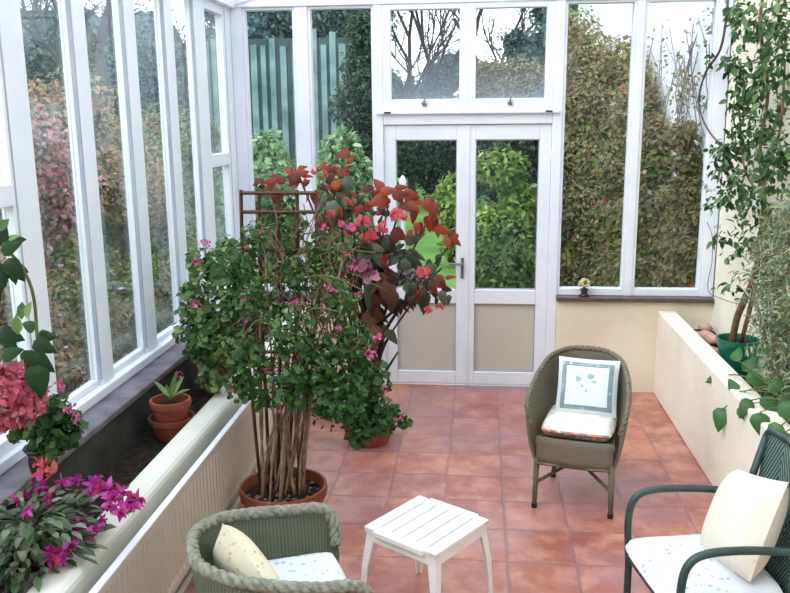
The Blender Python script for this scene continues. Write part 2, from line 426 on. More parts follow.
# ------------------------------------------------------------------ world & light
w = bpy.data.worlds.new('overcast'); bpy.context.scene.world = w; w.use_nodes = True
nt = w.node_tree; nt.nodes.clear()
bo = nt.nodes.new('ShaderNodeOutputWorld'); bg = nt.nodes.new('ShaderNodeBackground')
tc = nt.nodes.new('ShaderNodeTexCoord'); sp = nt.nodes.new('ShaderNodeSeparateXYZ'); rp = nt.nodes.new('ShaderNodeValToRGB')
nt.links.new(tc.outputs['Generated'], sp.inputs[0]); nt.links.new(sp.outputs[2], rp.inputs[0]); nt.links.new(rp.outputs[0], bg.inputs[0])
e = rp.color_ramp.elements; e[0].position = 0; e[0].color = (.95,.97,1,1); e[1].position = .7; e[1].color = (.80,.89,1,1)
bg.inputs[1].default_value = 2.45
nt.links.new(bg.outputs[0], bo.inputs[0])
sun = bpy.data.lights.new('sun', 'SUN'); sun.energy = 1.6; sun.angle = radians(35); sun.color = (1,.97,.93)
so = bpy.data.objects.new('sun', sun); COL.objects.link(so); so.rotation_euler = (radians(28), radians(-42), 0)
vs = bpy.context.scene.view_settings; vs.view_transform = 'Standard'; vs.look = 'None'; vs.exposure = 0.17; vs.gamma = 1
bpy.context.scene.cycles.use_denoising = True
bpy.context.scene.cycles.max_bounces = 10; bpy.context.scene.cycles.transparent_max_bounces = 24

# ------------------------------------------------------------------ setting: shell
S = 'structure'
XL, XR, YB = -1.70, 1.62, 5.85
MB().box(-1.85, 1.75, -1.4, 6.1, -.12, 0).build('floor', MAT['floor'], kind=S)
MB().box(-1.85, -1.57, -1.3, 6.05, 0, .66).build('wall_left', MAT['dark_wall'], kind=S)
MB().box(-1.72, -1.555, -1.3, 5.82, .66, .69).build('trim_1', MAT['slate'], bevel=.006, kind=S)        # slate ledge
MB().box(-1.32, -1.2, -1.3, 5.82, 0, .575).build('planter_wall_left', MAT['curb'], bevel=.03, kind=S)
MB().box(-1.215, -1.195, -1.3, 5.82, 0, .07).build('baseboard_left', MAT['frame_shade'], kind=S)
MB().box(-1.568, -1.322, -1.298, 5.815, .001, .46).build('soil_left', MAT['soil'], kind='stuff')
MB().box(1.25, 1.37, -1.3, 5.82, 0, .6).build('planter_wall_right', MAT['planter'], bevel=.012, kind=S)
MB().box(1.372, XR-.002, -1.298, 5.815, .001, .47).build('soil_right', MAT['soil'], kind='stuff')
MB().box(XR, XR+.2, -1.4, 5.82, 0, 3.75).build('wall_right', MAT['wall'], kind=S)
MB().box(XR+.02, XR+.22, 5.82, 15, -.1, 3.9).build('wall_outer', plain('outer_white', rgb(240,242,246), rgb(226,230,238), .85, 3, .3), kind=S)
MB().box(-1.85, XR+.2, -1.5, -1.3, 0, 3.7).build('wall_front', MAT['cream'], kind=S)
# dwarf walls under the back windows
MB().box(-1.85, -.72, 5.82, 6.05, 0, .66).build('wall_back_left', MAT['cream'], kind=S)
MB().box(.56, XR+.05, 5.82, 6.05, 0, .66).build('wall_back_right', MAT['cream'], kind=S)
MB().box(.555, XR, 5.785, 5.9, .66, .69).build('trim_2', MAT['sillwood'], bevel=.004, kind=S)
MB().box(-1.53, -.72, 5.785, 5.9, .66, .69).build('trim_3', MAT['slate'], bevel=.004, kind=S)
# ground outside
def grass():
    t = NT('lawn'); c = t.ramp(t.noise(1.5, 5), [(.3, rgb(96,138,70)), (.6, rgb(120,160,84)), (.8, rgb(140,176,100))])
    return t.done(t.bsdf(c, .9, .1, t.bump(t.noise(60, 4), .6)))
MB().box(-60, 40, -30, 90, -.3, -.12).build('ground', grass(), kind=S)
MB().box(-1.85, 1.7, 6.05, 9.6, -.13, -.04).build('terrace', MAT['stone'], kind=S)

# ---- left glazed wall
ntrim = [4]
def trim(mb, **kw):
    o = mb.build('trim_%d' % ntrim[0], MAT['frame'], bevel=.006, kind=S, **kw); ntrim[0] += 1; return o
posts = [(-1.2,-1.08), (-.1,.02), (.9,1.02), (1.75,1.87), (2.97,3.12), (3.53,3.65), (4.07,4.20), (4.61,4.74), (5.10,5.27), (5.74,5.93)]
for y0, y1 in posts: trim(MB().box(-1.745, -1.70, y0, y1, .69, 2.68))
trim(MB().box(-1.78, -1.68, -1.3, 5.95, .69, .735))
trim(MB().box(-1.83, -1.66, -1.3, 5.95, 2.66, 2.78))
wn = [1]
def window(boxes, glassbox, gm='glass', extra=None):
    root = empty('window_%d' % wn[0], (0,0,0), kind=S); wn[0] += 1
    mb = MB()
    for b in boxes: mb.box(*b)
    mb.build('window_frame', MAT['frame'], root, bevel=.004)
    MB().box(*glassbox).build('pane', MAT[gm], root)
    if extra: extra(root)
    return root
for i in range(len(posts)-1):
    y0, y1 = posts[i][1], posts[i+1][0]
    vent = (i in (3, 8, 1))
    fw = .012
    bx = [(-1.755, -1.72, y0, y0+fw, .735, 2.66), (-1.755, -1.72, y1-fw, y1, .735, 2.66), (-1.755, -1.72, y0+fw, y1-fw, .735, .765), (-1.755, -1.72, y0+fw, y1-fw, 2.63, 2.66)]
    if vent:
        fw = .05 if i == 8 else .028
        bx = [(-1.755, -1.705, y0, y0+fw, .735, 2.66), (-1.755, -1.705, y1-fw, y1, .735, 2.66), (-1.755, -1.705, y0+fw, y1-fw, .735, .785), (-1.755, -1.705, y0+fw, y1-fw, 2.6, 2.66),
              (-1.755, -1.698, y0+fw, y1-fw, 1.62, 1.70)]
    window(bx, (-1.742, -1.738, y0+fw, y1-fw, .76, 2.63), 'glass_side', lambda root: MB().box(-1.722, -1.7035, y1-.010, y1+.001, .765, 2.63).build('rebate_shade_line', MAT['frame_shade'], root))  # thin dark strip draws the shade line beside each post

# ---- back wall frames
Y0, Y1 = 5.86, 5.97
trim(MB().box(-1.70, -1.62, Y0, Y1, .69, 2.68))
trim(MB().box(-1.255, -1.165, Y0, Y1, .69, 2.68))
trim(MB().box(-.715, -.655, Y0-.005, Y1+.03, 0, 2.70))
trim(MB().box(.495, .56, Y0-.005, Y1+.03, 0, 2.70))
trim(MB().box(1.02, 1.075, Y0, Y1, .69, 2.68))
trim(MB().box(1.54, 1.625, Y0, Y1, .69, 2.68))
trim(MB().box(-1.75, XR, Y0-.01, Y1+.02, 2.665, 2.75))
trim(MB().box(-.655, .495, Y0+.0, Y1+.03, 1.875, 1.95))
trim(MB().box(-.70, .54, Y0-.03, Y0+.02, 1.945, 1.965))
trim(MB().box(-.655, .495, Y0+.02, Y1, 0, .012))
# sloping gable rafter and the roof
def slope(x): return 2.70 + (x+1.75)*.3
g = MB(); a = math.atan(.3)
for (ya, yb) in ((Y0-.02, Y1+.03),):
    g.add([(-1.78,ya,2.64),(-1.78,ya,2.72),(XR,ya,slope(XR)+.06),(XR,ya,slope(XR)-.03),(-1.78,yb,2.64),(-1.78,yb,2.72),(XR,yb,slope(XR)+.06),(XR,yb,slope(XR)-.03)],
          [(0,1,2,3),(7,6,5,4),(0,4,5,1),(1,5,6,2),(2,6,7,3),(3,7,4,0)])
trim(g)
for y in (-1.0, .05, 1.1, 2.15, 3.2, 4.25, 5.15):
    trim(MB().add([(-1.78,y,2.70),(-1.78,y,2.78),(XR,y,slope(XR)+.08),(XR,y,slope(XR)),(-1.78,y+.05,2.70),(-1.78,y+.05,2.78),(XR,y+.05,slope(XR)+.08),(XR,y+.05,slope(XR))],
          [(0,1,2,3),(7,6,5,4),(0,4,5,1),(1,5,6,2),(2,6,7,3),(3,7,4,0)]))
MB().add([(-1.8,-1.3,2.785),(XR,-1.3,slope(XR)+.085),(XR,5.95,slope(XR)+.085),(-1.8,5.95,2.785)], [(0,1,2,3)]).build('ceiling', MAT['glass'], kind=S)

def rect(x0, x1, z0, z1, fw, ya=Y0+.01, yb=Y1-.03, bot=None, top=None):
    b = bot or fw; t = top or fw
    return [(x0, x0+fw, ya, yb, z0, z1), (x1-fw, x1, ya, yb, z0, z1), (x0+fw, x1-fw, ya, yb, z0, z0+b), (x0+fw, x1-fw, ya, yb, z1-t, z1)]
for (x0, x1) in ((-1.62, -1.255), (-1.165, -.715), (.56, 1.02), (1.075, 1.54)):
    window(rect(x0, x1, .69, 2.665, .018, bot=.05), (x0+.018, x1-.018, 5.905, 5.91, .74, 2.645))
def latch(xc):
    def f(root):
        MB().box(xc-.014, xc+.014, Y0-.016, Y0-.002, 2.0, 2.016).box(xc-.005, xc+.005, Y0-.03, Y0-.01, 2.01, 2.05).tube([(xc, Y0-.022, 2.03), (xc-.02, Y0-.035, 2.012)], .004, 6).build('window_latch', MAT['metal'], root)
    return f
window(rect(-.655, -.08, 1.965, 2.665, .055, Y0-.002, bot=.08, top=.035), (-.6, -.135, 5.905, 5.91, 2.045, 2.63), 'glass_fog', latch(-.37))
window(rect(-.08, .495, 1.965, 2.665, .055, Y0-.002, bot=.08, top=.035), (-.025, .44, 5.905, 5.91, 2.045, 2.63), 'glass_fog', latch(.21))
for x in (-.645, .445):   # stay brackets
    MB().box(x, x+.045, Y0-.034, Y0-.028, 1.951, 1.963).build('trim_%d' % ntrim[0], MAT['dark'], kind=S); ntrim[0] += 1

def door(n, x0, x1, g0, g1, handle, hx):
    root = empty('door_%d' % n, (0,0,0), kind=S)
    ya, yb = Y0+.02, Y1-.03
    mb = MB()
    mb.box(x0, g0, ya, yb, .015, 1.872).box(g1, x1, ya, yb, .015, 1.872).box(g0, g1, ya, yb, .015, .11).box(g0, g1, ya, yb, .615, .72).box(g0, g1, ya, yb, 1.77, 1.872)
    mb.build('door_frame', MAT['frame'], root, bevel=.006)
    MB().box(g0, g1, ya+.025, yb-.01, .11, .615).build('door_panel', MAT['panel'], root)
    bd = MB()
    for z0, z1 in ((.11, .615), (.72, 1.77)):
        bd.box(g0, g0+.006, ya+.012, ya+.03, z0, z1).box(g1-.006, g1, ya+.012, ya+.03, z0, z1).box(g0, g1, ya+.012, ya+.03, z0, z0+.006).box(g0, g1, ya+.012, ya+.03, z1-.006, z1)
    bd.build('glazing_bead', MAT['frame_shade'], root)
    MB().box(g0, g1, 5.905, 5.91, .72, 1.77).build('pane', MAT['glass'], root)
    for z in (.25, 1.0, 1.65):
        MB().tube([(hx, ya-.006, z-.035), (hx, ya-.006, z+.035)], .007, 8).build('hinge', MAT['frame'], root, smooth=True)
    if handle:
        h = MB().box(-.116, -.094, ya-.008, ya, .80, .95); h.build('handle_plate', MAT['metal'], root, bevel=.003)
        MB().tube(catmull([(-.105, ya-.004, .91), (-.105, ya-.04, .91), (-.12, ya-.05, .91), (-.20, ya-.05, .912)], 4), .009, 8).build('door_handle', MAT['metal'], root, smooth=True)
door(1, -.655, -.071, -.572, -.148, True, -.657)
door(2, -.067, .495, -.018, .415, False, .497)
ntrim[0] += 1
MB().box(-.078, -.06, Y0+.012, Y0+.021, .015, 1.87).build('trim_%d' % ntrim[0], MAT['frame'], bevel=.003, kind=S)

# ------------------------------------------------------------------ radiator
rad = empty('radiator', (-1.15, 2.6, .12), 0, 'white panel radiator with vertical grooves along the low planter wall', 'radiator')
ya, yb = -1.1, 1.38; z0, z1 = .06, .42; P = []
n = 240; rows = []
for z, dx, gv in ((z0, .008, 0), (z0+.006, .03, 0), (z0+.03, .03, 0), (z0+.045, .03, 1), (z1-.04, .03, 1), (z1-.026, .03, 0), (z1-.004, .03, 0), (z1, .008, 0)):
    rows.append([(dx-(.009 if gv and .01 < i/n < .99 and i % 4 in (1, 2) else 0), ya+(yb-ya)*i/n, z) for i in range(n+1)])
radm = plain('shaded_enamel', rgb(200,192,174), rgb(190,183,166), .35, 2)  # white enamel toned beige for the shade on the panel
MB().grid(rows).build('panel', radm, rad)
MB().box(.0, .006, ya, yb, z0, z1-.02).build('back_panel', radm, rad)
for ys in (yb, ya): MB().box(.0, .032, ys-.004, ys+.006, z0, z1).build('side_cover', radm, rad)
for ys in (yb-.2, yb-1.2): MB().box(-.05, .0, ys-.02, ys+.02, z1-.12, z1-.08).build('bracket', radm, rad)
MB().box(.006, .032, ya, yb, z1-.002, z1+.008).build('top_lip', MAT['frame'], rad, bevel=.003)
pp = MB().tube([(-1.17, -1.2, .07), (-1.17, 4.15, .07)], .011, 8); pp = pp.tube([(-1.15, 4.02, .07), (-1.15, 4.02, .19)], .009, 8)
tag(pp.build('heating_pipe', radm, smooth=True), 'cream heating pipe running at floor level under the grooved radiator', 'pipe')

# ------------------------------------------------------------------ pots
def pot_profile(r, h, rim=.035, th=.012, base=.68):
    rb = r*base
    return [(0, 0), (rb, 0), (rb+(r-rb)*.5, (h-rim)*.5), (r-.012, h-rim), (r-.002, h-rim), (r+.003, h-rim*.5), (r, h), (r-th, h), (r-th-.004, h-rim), (r-th-.01, h-rim-.01)]
def pot(root, r, h, mat='terracotta', name='pot', at_=(0,0,0), soil=True, rim=.035, n=40):
    p = MB().lathe(pot_profile(r, h, rim)[:-1] + [(r*.85, h-rim-.01), (0.0, h-rim-.012)], n, at_)
    o = p.build(name, MAT[mat], root, smooth=True, sharp=35)
    if soil:
        pr = [(0, h-rim+.008), (r*.5, h-rim+.004), (r-.014, h-rim+.0)]
        MB().lathe(pr, n, at_).build('soil', MAT['soil'], root)
    return o

def truss(mb_list, c, r, n, size, mat, root, name='flower', tpl=T_PETAL):
    d = RNG.normal(size=(n, 3)); d /= np.linalg.norm(d, axis=1, keepdims=True); d[:, 2] = np.abs(d[:, 2])*.9-.15
    P = np.array(tuple(c)) + d*r*.7
    return leafmesh(name, P, d+RNG.normal(size=(n,3))*.35, RNG.normal(size=(n, 3)), sizes(n, size), tpl, mat, root)

def loc(v, b): return (v[0]-b[0], v[1]-b[1], v[2]-b[2])

# --- geranium on trellis in the big pot
B = Vector((-.87, 3.5, 0))
ger = empty('potted_geranium', B, 0, 'tall pink geranium trained on a brown trellis in a big terracotta floor pot', 'potted plant')
pot(ger, .198, .29, rim=.05)
pb = MB()
for i in range(70):
    q = random.uniform(0, 2*pi); r = .17*sqrt(random.random()); s = random.uniform(.008, .016)
    c = (r*cos(q), r*sin(q), .25)
    pb.lathe([(0, -s*.6), (s, 0), (0, s*.7)], 6, c)
po = pb.build('gravel', plain('gravel', rgb(150,130,110), rgb(96,80,66), .8, 20), ger, smooth=True); po['kind'] = 'stuff'
# trellis: fan of uprights with cross bars
def T(px, py, Y=3.56): return Vector(loc(aY(px, py, Y), B))
tr = MB()
tops = [241, 259, 278, 297, 316]; bots = [263, 272, 280, 288, 297]
for a_, b_ in zip(tops, bots):
    tp = T(a_, 190); m1 = T(a_+2, 300); bt = Vector((T(b_, 480).x, .02, .22)); tr.tube([bt, m1, tp], .008, 4)
for k, py in enumerate((193, 212, 250, 300, 352)):
    a_ = T(241+k*1.5, py, 3.545); b_ = T(316-k*3, py, 3.545); tr.tube([a_, b_], .008, 4)
trl = tr.build('trellis', MAT['trellis'], ger)
# woody stalks
st = MB()
for i in range(24):
    q = random.uniform(0, 2*pi); r0 = random.uniform(.02, .11)
    p0 = Vector((r0*cos(q), r0*sin(q), .24)); e_ = T(random.uniform(250, 345), random.uniform(250, 360), random.uniform(3.42, 3.66))
    mid_ = p0.lerp(e_, .45)+Vector((random.uniform(-.03,.03), random.uniform(-.03,.03), .05))
    st.tube(catmull([p0, p0.lerp(mid_, .5)+Vector((random.uniform(-.015,.015),0,0)), mid_, e_], 4), [random.uniform(.005,.010)]*5+[.006]*4+[.004]*4, 6)
st.build('stalk', MAT['stalk'], ger, smooth=True)
st = MB()
tipsA = []
for i in range(40):
    s0 = T(random.uniform(262, 320), random.uniform(240, 400), random.uniform(3.4, 3.65))
    e_ = s0+Vector((random.uniform(-.3, .38), random.uniform(-.15,.15), random.uniform(-.2, .12)))
    st.tube(catmull([s0, s0.lerp(e_, .5)+Vector((0,0,.05)), e_], 3), .003, 5)
st.build('side_shoot', MAT['greenstem'], ger, smooth=True)
def CL(px, py, Y, r, w, b=B): return (loc(aY(px, py, Y), b), r, w)
st = MB()
for i in range(230):
    s0 = T(random.uniform(255, 345), random.uniform(235, 400), random.uniform(3.38, 3.66))
    e_ = s0+Vector((random.uniform(-.07, .09), random.uniform(-.06,.06), random.uniform(.04, .16)))
    st.tube(catmull([s0, s0.lerp(e_, .5)+Vector((random.uniform(-.02,.02),0,0)), e_], 3), .0022, 4)
o = st.build('twig', plain('reddish_twig', rgb(132,98,78), rgb(96,68,54), .8, 20), ger, smooth=True); o['kind'] = 'stuff'
cl = [CL(258,235,3.5,.07,.4), CL(290,228,3.6,.08,.5), CL(240,265,3.5,.08,.6), CL(330,250,3.6,.10,.9), CL(300,270,3.5,.11,1.0), CL(262,300,3.45,.11,.8), CL(335,300,3.5,.11,1.0), CL(290,330,3.4,.12,.9),
      CL(350,340,3.5,.10,1.2), CL(320,365,3.4,.12,1.8), CL(365,380,3.5,.11,2.2), CL(335,400,3.4,.12,2.4), CL(378,415,3.45,.09,1.6), CL(290,385,3.35,.10,1.1), CL(250,360,3.4,.10,1.0), CL(240,390,3.4,.06,.4), CL(262,400,3.35,.06,.5),
      CL(402,422,3.5,.03,.25), CL(360,430,3.4,.07,1.0), CL(345,395,3.3,.1,1.5)]
nA = 3000; P, N, D = blob(cl, nA, shell=.45)
leafmesh('leaves', P, N, D, sizes(nA, .029, .45), T_ROUND, L['geranium'], ger)
nA = 1900; P, N, D = blob(cl[:9], nA, shell=.6)
leafmesh('young_leaves', P, N, D, sizes(nA, .021, .4), T_OVAL, L['geranium_pale'], ger)
for px, py, k in [(332,290,1.2),(295,305,1),(325,310,.8),(358,295,.7),(370,355,1.2),(308,345,1),(322,365,.9),(345,395,1.1),(373,355,.8),(378,338,1),(385,390,.8),(400,420,.8),(300,360,.9),(268,370,.8),(244,320,1),(246,300,.7),(232,392,.9),(352,268,.9),(325,229,.9),(340,330,.8),(262,232,.6),(280,412,.7)]:
    truss(None, T(px, py, 3.32+random.uniform(0,.12)), .024*k, 16, .02*k, L['pink'], ger)

# --- begonia behind
B2 = aZ(366, 450, 0)+Vector((0, .14, 0)); YO = B2.y-4.12
beg = empty('potted_begonia', B2, 0, 'tall angel-wing begonia with red-backed leaves in a terracotta pot before the door', 'potted plant')
pot(beg, .175, .17, rim=.03)
def Tb(px, py, Y=4.1): return Vector(loc(aY(px, py, Y+YO), B2))
cn = MB()
ends = [(268,185,4.25),(300,178,4.2),(330,178,4.1),(350,205,4.0),(388,205,4.0),(405,190,4.1),(432,212,4.05),(452,242,4.0),(425,285,3.95),(378,250,4.0),(360,230,4.1),(345,260,4.1)]
for (x, y, Y) in ends:
    p0 = Vector((random.uniform(-.06,.06), random.uniform(-.06,.06), .18)); e_ = Tb(x, y, Y)
    m_ = Vector((p0.x+(e_.x-p0.x)*.35, p0.y*.6+e_.y*.4, .18+(e_.z-.18)*.55))
    cn.tube(catmull([p0, (p0+m_)/2+Vector((.01,0,0)), m_, e_], 4), [.013]*5+[.010]*4+[.006]*4, 6)
for (a_, b_) in (((372,330),(442,268)), ((380,380),(398,352)), ((385,330),(418,282))):
    cn.tube([Tb(*a_), Tb(*b_)], [.011, .006], 6)
cn.build('cane', MAT['cane'], beg, smooth=True)
def wing(lst, mat, name):
    P, N, D, Sz = [], [], [], []
    for (px, py, ang, s, *o) in lst:
        Y = o[0] if o else random.uniform(3.9, 4.15)
        P.append(Tb(px, py, Y)); D.append((cos(radians(ang)), 0, sin(radians(ang))))
        N.append((random.uniform(-.4,.4), -1, random.uniform(.1,.8))); Sz.append(s*(.70 if mat == L['bred'] else .92))
        for _ in range(3): P.append(Tb(px+random.uniform(-13,13), py+random.uniform(-8,8), Y+.05)); D.append((cos(radians(ang+random.uniform(-50,50))), random.uniform(-.4,.4), sin(radians(ang+random.uniform(-50,50))))); N.append((random.uniform(-.8,.8), -1, random.uniform(.1,1.2))); Sz.append(s*random.uniform(.45,.7))
    leafmesh(name, P, N, D, Sz, (T_WING[0]*np.array([.8,1,1.3]), T_WING[1]), mat, beg)
# (px, py of the leaf base, growth angle, length)
wing([(300,178,150,.15),(275,182,170,.13),(278,188,-120,.10),(296,172,20,.12),(325,176,95,.08),(322,172,60,.1),(330,185,40,.14),(338,205,-80,.12),(340,185,-60,.1),(352,210,20,.12),(318,190,-90,.09),
      (385,210,150,.11),(392,195,10,.15),(405,190,-15,.14),(425,198,-60,.16),(408,200,-50,.13),(428,215,-80,.14),(438,228,-20,.13),(450,235,-45,.12),(447,236,-80,.11),(400,205,-80,.09),(418,222,-100,.1),(432,280,-30,.13),(430,282,-60,.12),
      (345,200,160,.1),(362,190,20,.1),(296,180,-150,.09),(336,170,-5,.13)], L['bred'], 'red_leaves')
wing([(370,225,-60,.15),(365,250,-90,.17),(392,235,-120,.14),(395,250,-40,.16),(410,248,-70,.15),(400,262,-10,.13),(425,290,-100,.17),(418,285,-130,.13),(398,280,-140,.12),(345,210,-120,.15),(352,195,-150,.15),(335,200,-100,.14),
      (380,262,-160,.14),(372,290,-100,.13),(432,262,-90,.12),(388,300,-60,.12),(350,240,-100,.13),(330,230,-130,.13),(442,290,-80,.1),(405,240,10,.12)], L['bgreen'], 'green_leaves')
wing([(375,290,-95,.17),(368,310,-80,.16),(385,280,-80,.16),(352,275,-110,.14),(378,325,-100,.15),(360,340,-90,.14),(395,290,-100,.14),(372,355,-70,.12),(348,300,-60,.13),(380,240,180,.12),(362,265,-50,.12),(400,300,-85,.1),(365,220,120,.09)], L['bbrown'], 'brown_leaves')
for nm_, mt_, k_ in (('inner_leaves', L['bgreen'], 55), ('bronze_leaves', L['bbrown'], 55), ('rusty_leaves', L['bred'], 10)):
    P = [tuple(Tb(random.gauss(366, 22), random.gauss(268, 38) if mt_ != L['bred'] else random.gauss(225, 28), random.uniform(3.95, 4.3))) for _ in range(k_)]
    leafmesh(nm_, P, RNG.normal(size=(k_, 3))*.5+np.array([0,-1,.5]), RNG.normal(size=(k_, 3))+np.array([0,0,-.8]), sizes(k_, .085, .35), T_WING, mt_, beg)
for px, py, k, m_ in [(352,228,1,'pink'),(348,238,.9,'coral'),(382,228,.9,'coral'),(342,225,.8,'pink'),(363,222,1.3,'coral'),(372,236,1.2,'coral'),(398,217,1.4,'coral'),(366,238,1,'coral'),(424,272,1.2,'coral'),(428,310,.7,'coral'),(440,308,.8,'coral'),(345,255,1.2,'pink'),(338,243,1,'pink'),(360,268,1.8,'mauve'),(370,276,1.6,'mauve'),(352,262,1,'mauve'),(330,215,.9,'coral')]:
    truss(None, Tb(px, py, 3.86), .03*k, 16, .032*k, L[m_], beg, tpl=T_ROUND)

# ------------------------------------------------------------------ left trough plants
B3 = Vector((-1.435, 4.3, .46))
g3 = empty('trough_geranium', B3, 0, 'bushy green geranium with pink heads in a pot in the trough, left of the trellis', 'potted plant')
pot(g3, .09, .15, rim=.02)
def T3(px, py, Y=4.1): return Vector(loc(aY(px, py, Y), B3))
sm = MB()
for (x, y) in ((205,250),(190,290),(225,270),(245,250),(200,330),(235,320),(215,300)):
    e_ = T3(x, y, 4.0+random.uniform(0,.3)); sm.tube(catmull([(0,0,.1), e_*.5+Vector((0,0,.05)), e_], 4), [.007]*5+[.004]*4, 6)
sm.build('stem', MAT['greenstem'], g3, smooth=True)
def CL3(px, py, Y, r, w): return (loc(aY(px, py, Y), B3), r, w)
cl = [CL3(205,262,4.1,.09,1),CL3(225,275,4.0,.11,1.6),CL3(195,300,4.1,.1,1.2),CL3(215,320,4.0,.12,1.8),CL3(240,300,4.0,.1,1.5),CL3(205,345,3.95,.1,1.4),CL3(235,345,3.9,.1,1.4),CL3(215,375,3.9,.08,1),CL3(250,270,4.2,.1,1.2),CL3(190,330,4.0,.08,.8),CL3(245,385,3.75,.06,.5),CL3(232,250,4.3,.08,.8)]
n_ = 1300; P, N, D = blob(cl, n_, shell=.45); leafmesh('leaves', P, N, D, sizes(n_, .036, .4), T_ROUND, L['geranium_pale'], g3)
n_ = 500; P, N, D = blob(cl, n_, shell=.6); leafmesh('old_leaves', P, N, D, sizes(n_, .038, .4), T_ROUND, L['geranium'], g3)
for px, py, k in [(204,246,1.1),(196,262,1),(194,304,1.1),(246,250,.8),(178,375,.8),(225,372,.8),(208,243,.8)]:
    truss(None, T3(px, py, 3.9), .028*k, 14, .026*k, L['pink'], g3)

# stacked terracotta pot with a green sprout
B4 = Vector((-1.425, 3.62, .46))
g4 = empty('potted_seedling', B4, 0, 'terracotta pot holding a pale green sprout, set in a wider pot in the trough', 'potted plant')
pot(g4, .095, .12, at_=(0,0,.065), rim=.035)
sp_ = [(0,.06,.0),(.02,.02,.12),(-.035,0,.10),(.05,.02,.06)]
P = [(0,0,.19)]*5; D_ = [(.2,0,1),(-.6,.1,.7),(.8,0,.5),(-.1,-.5,.9),(.5,.3,.8)]; N_ = [(0,-1,.3),(.5,-.5,.6),(-.4,-.4,.8),(0,-.5,.6),(0,-1,.3)]
leafmesh('leaves', P, N_, D_, [.13,.12,.11,.09,.12], T_LANCE, L['geranium_pale'], g4)
MB().tube([(0,0,.17),(.005,0,.21)], .008, 6).build('stem', MAT['greenstem'], g4, smooth=True)
g4b = empty('terracotta_pot', B4-Vector((0,.0,0)), 0, 'wide low terracotta pot in the trough carrying the smaller pot', 'pot')
MB().lathe([(0,0),(.075,0),(.098,.07),(.105,.075),(.108,.10),(.100,.10),(.092,.075),(.085,.072),(0,.072)], 40).build('bowl', MAT['terracotta'], g4b, smooth=True, sharp=35)

# magenta christmas cactus
B5 = Vector((-1.40, 2.32, .46))
g5 = empty('potted_cactus', B5, 0, 'holiday cactus with arching flat stems and magenta blooms spilling over the trough edge', 'potted plant')
pot(g5, .085, .13, mat='darkpot', rim=.02)
Pn, Nn, Dn, Sn = [], [], [], []; tips = []
for i in range(150):
    q = random.uniform(0, 2*pi); ln = random.uniform(.12, .24); rise = random.uniform(.05, .14)
    k = 6; 
    for j in range(k):
        t0 = j/k; t1 = (j+1)/k
        f = lambda t: Vector((cos(q)*ln*t*1.0, sin(q)*ln*t*1.15, .12+rise*sin(min(t*1.25, 1)*pi*.62)*1.3-.10*t*t*(1 if rise < .11 else .6)))
        a_, b_ = f(t0), f(t1)
        a_.x = max(a_.x, -.11); b_.x = max(b_.x, -.115)
        Pn.append(a_); Dn.append(b_-a_); Nn.append((random.uniform(-.5,.5), random.uniform(-.5,.5), 1)); Sn.append((b_-a_).length*1.15+.004)
    tips.append((b_, (b_-a_).normalized()))
leafmesh('segmented_stems', Pn, Nn, Dn, Sn, (T_OVAL[0]*np.array([.85,1,1]), T_OVAL[1]), L['cactus'], g5)
def bloom(c, s, mat, root, d=(0,0,1), n=14, tpl=T_LANCE):
    P = np.array([tuple(Vector(c))]*n) + RNG.normal(size=(n,3))*s*.12; D = RNG.normal(size=(n,3))*.7+np.array(d)*.9; N = np.cross(D, RNG.normal(size=(n,3)))
    return leafmesh('flower', P, N, D, sizes(n, s), (tpl[0]*np.array([2.2,1,1]), tpl[1]), mat, root)
for px, py, k in [(70,545,.9),(90,528,1),(20,498,1),(110,505,1),(98,482,1.1),(123,492,1),(38,485,1.2),(30,492,1),(62,482,1),(75,478,.9),(93,486,1.2),(105,490,1.3),(115,495,1.3),(127,500,1.3),(135,505,1.1),(120,512,1),(82,522,1.1),(78,530,1),(60,552,1.2),(50,556,1.1),(40,520,.9),(28,510,.8),(48,500,.8),(100,520,.9),(140,498,.8)]:
    z_ = .70 if py < 515 else .64
    bloom(loc(aZ(px+random.uniform(-2,2), py, z_), B5), .032*k, L['magenta'], g5, d=(random.uniform(-.5,.9), -.5, -.1), n=20)
for px, py, k in [(43,468,1.3),(52,474,1.1),(38,462,.9)]:
    bloom(loc(aZ(px, py, .78), B5), .034*k, L['coral'], g5, d=(0,-.2,.8))

# small geranium on the ledge
B6 = Vector((-1.53, 2.66, .69))
g6 = empty('potted_geranium', B6, 0, 'small round geranium with pink heads in a dark pot on the slate ledge', 'potted plant')
pot(g6, .06, .11, mat='darkpot', rim=.015)
def T6(px, py, Y=2.62): return Vector(loc(aY(px, py, Y), B6))
cl = [(T6(45,425), .07, 2),(T6(65,432), .06, 1.6),(T6(30,430), .06, 1.2),(T6(55,410), .05, 1.2),(T6(22,425), .04, .5),(T6(50,445,2.58), .05, 1)]
n_ = 420; P, N, D = blob(cl, n_, shell=.4); leafmesh('leaves', P, N, D, sizes(n_, .036, .3), T_ROUND, L['geranium'], g6)
mb = MB(); 
for c_, r_, w_ in cl: mb.tube([(0,0,.08), Vector(c_)*.6+Vector((0,0,.02)), c_], .003, 5)
mb.build('stem', MAT['greenstem'], g6, smooth=True)
for px, py, k in [(35,412,1.1),(30,402,.9),(70,410,1),(76,418,.9),(44,398,.8),(22,415,.7),(60,390,.7)]:
    truss(None, T6(px, py, 2.55), .022*k, 14, .022*k, L['pink'], g6)

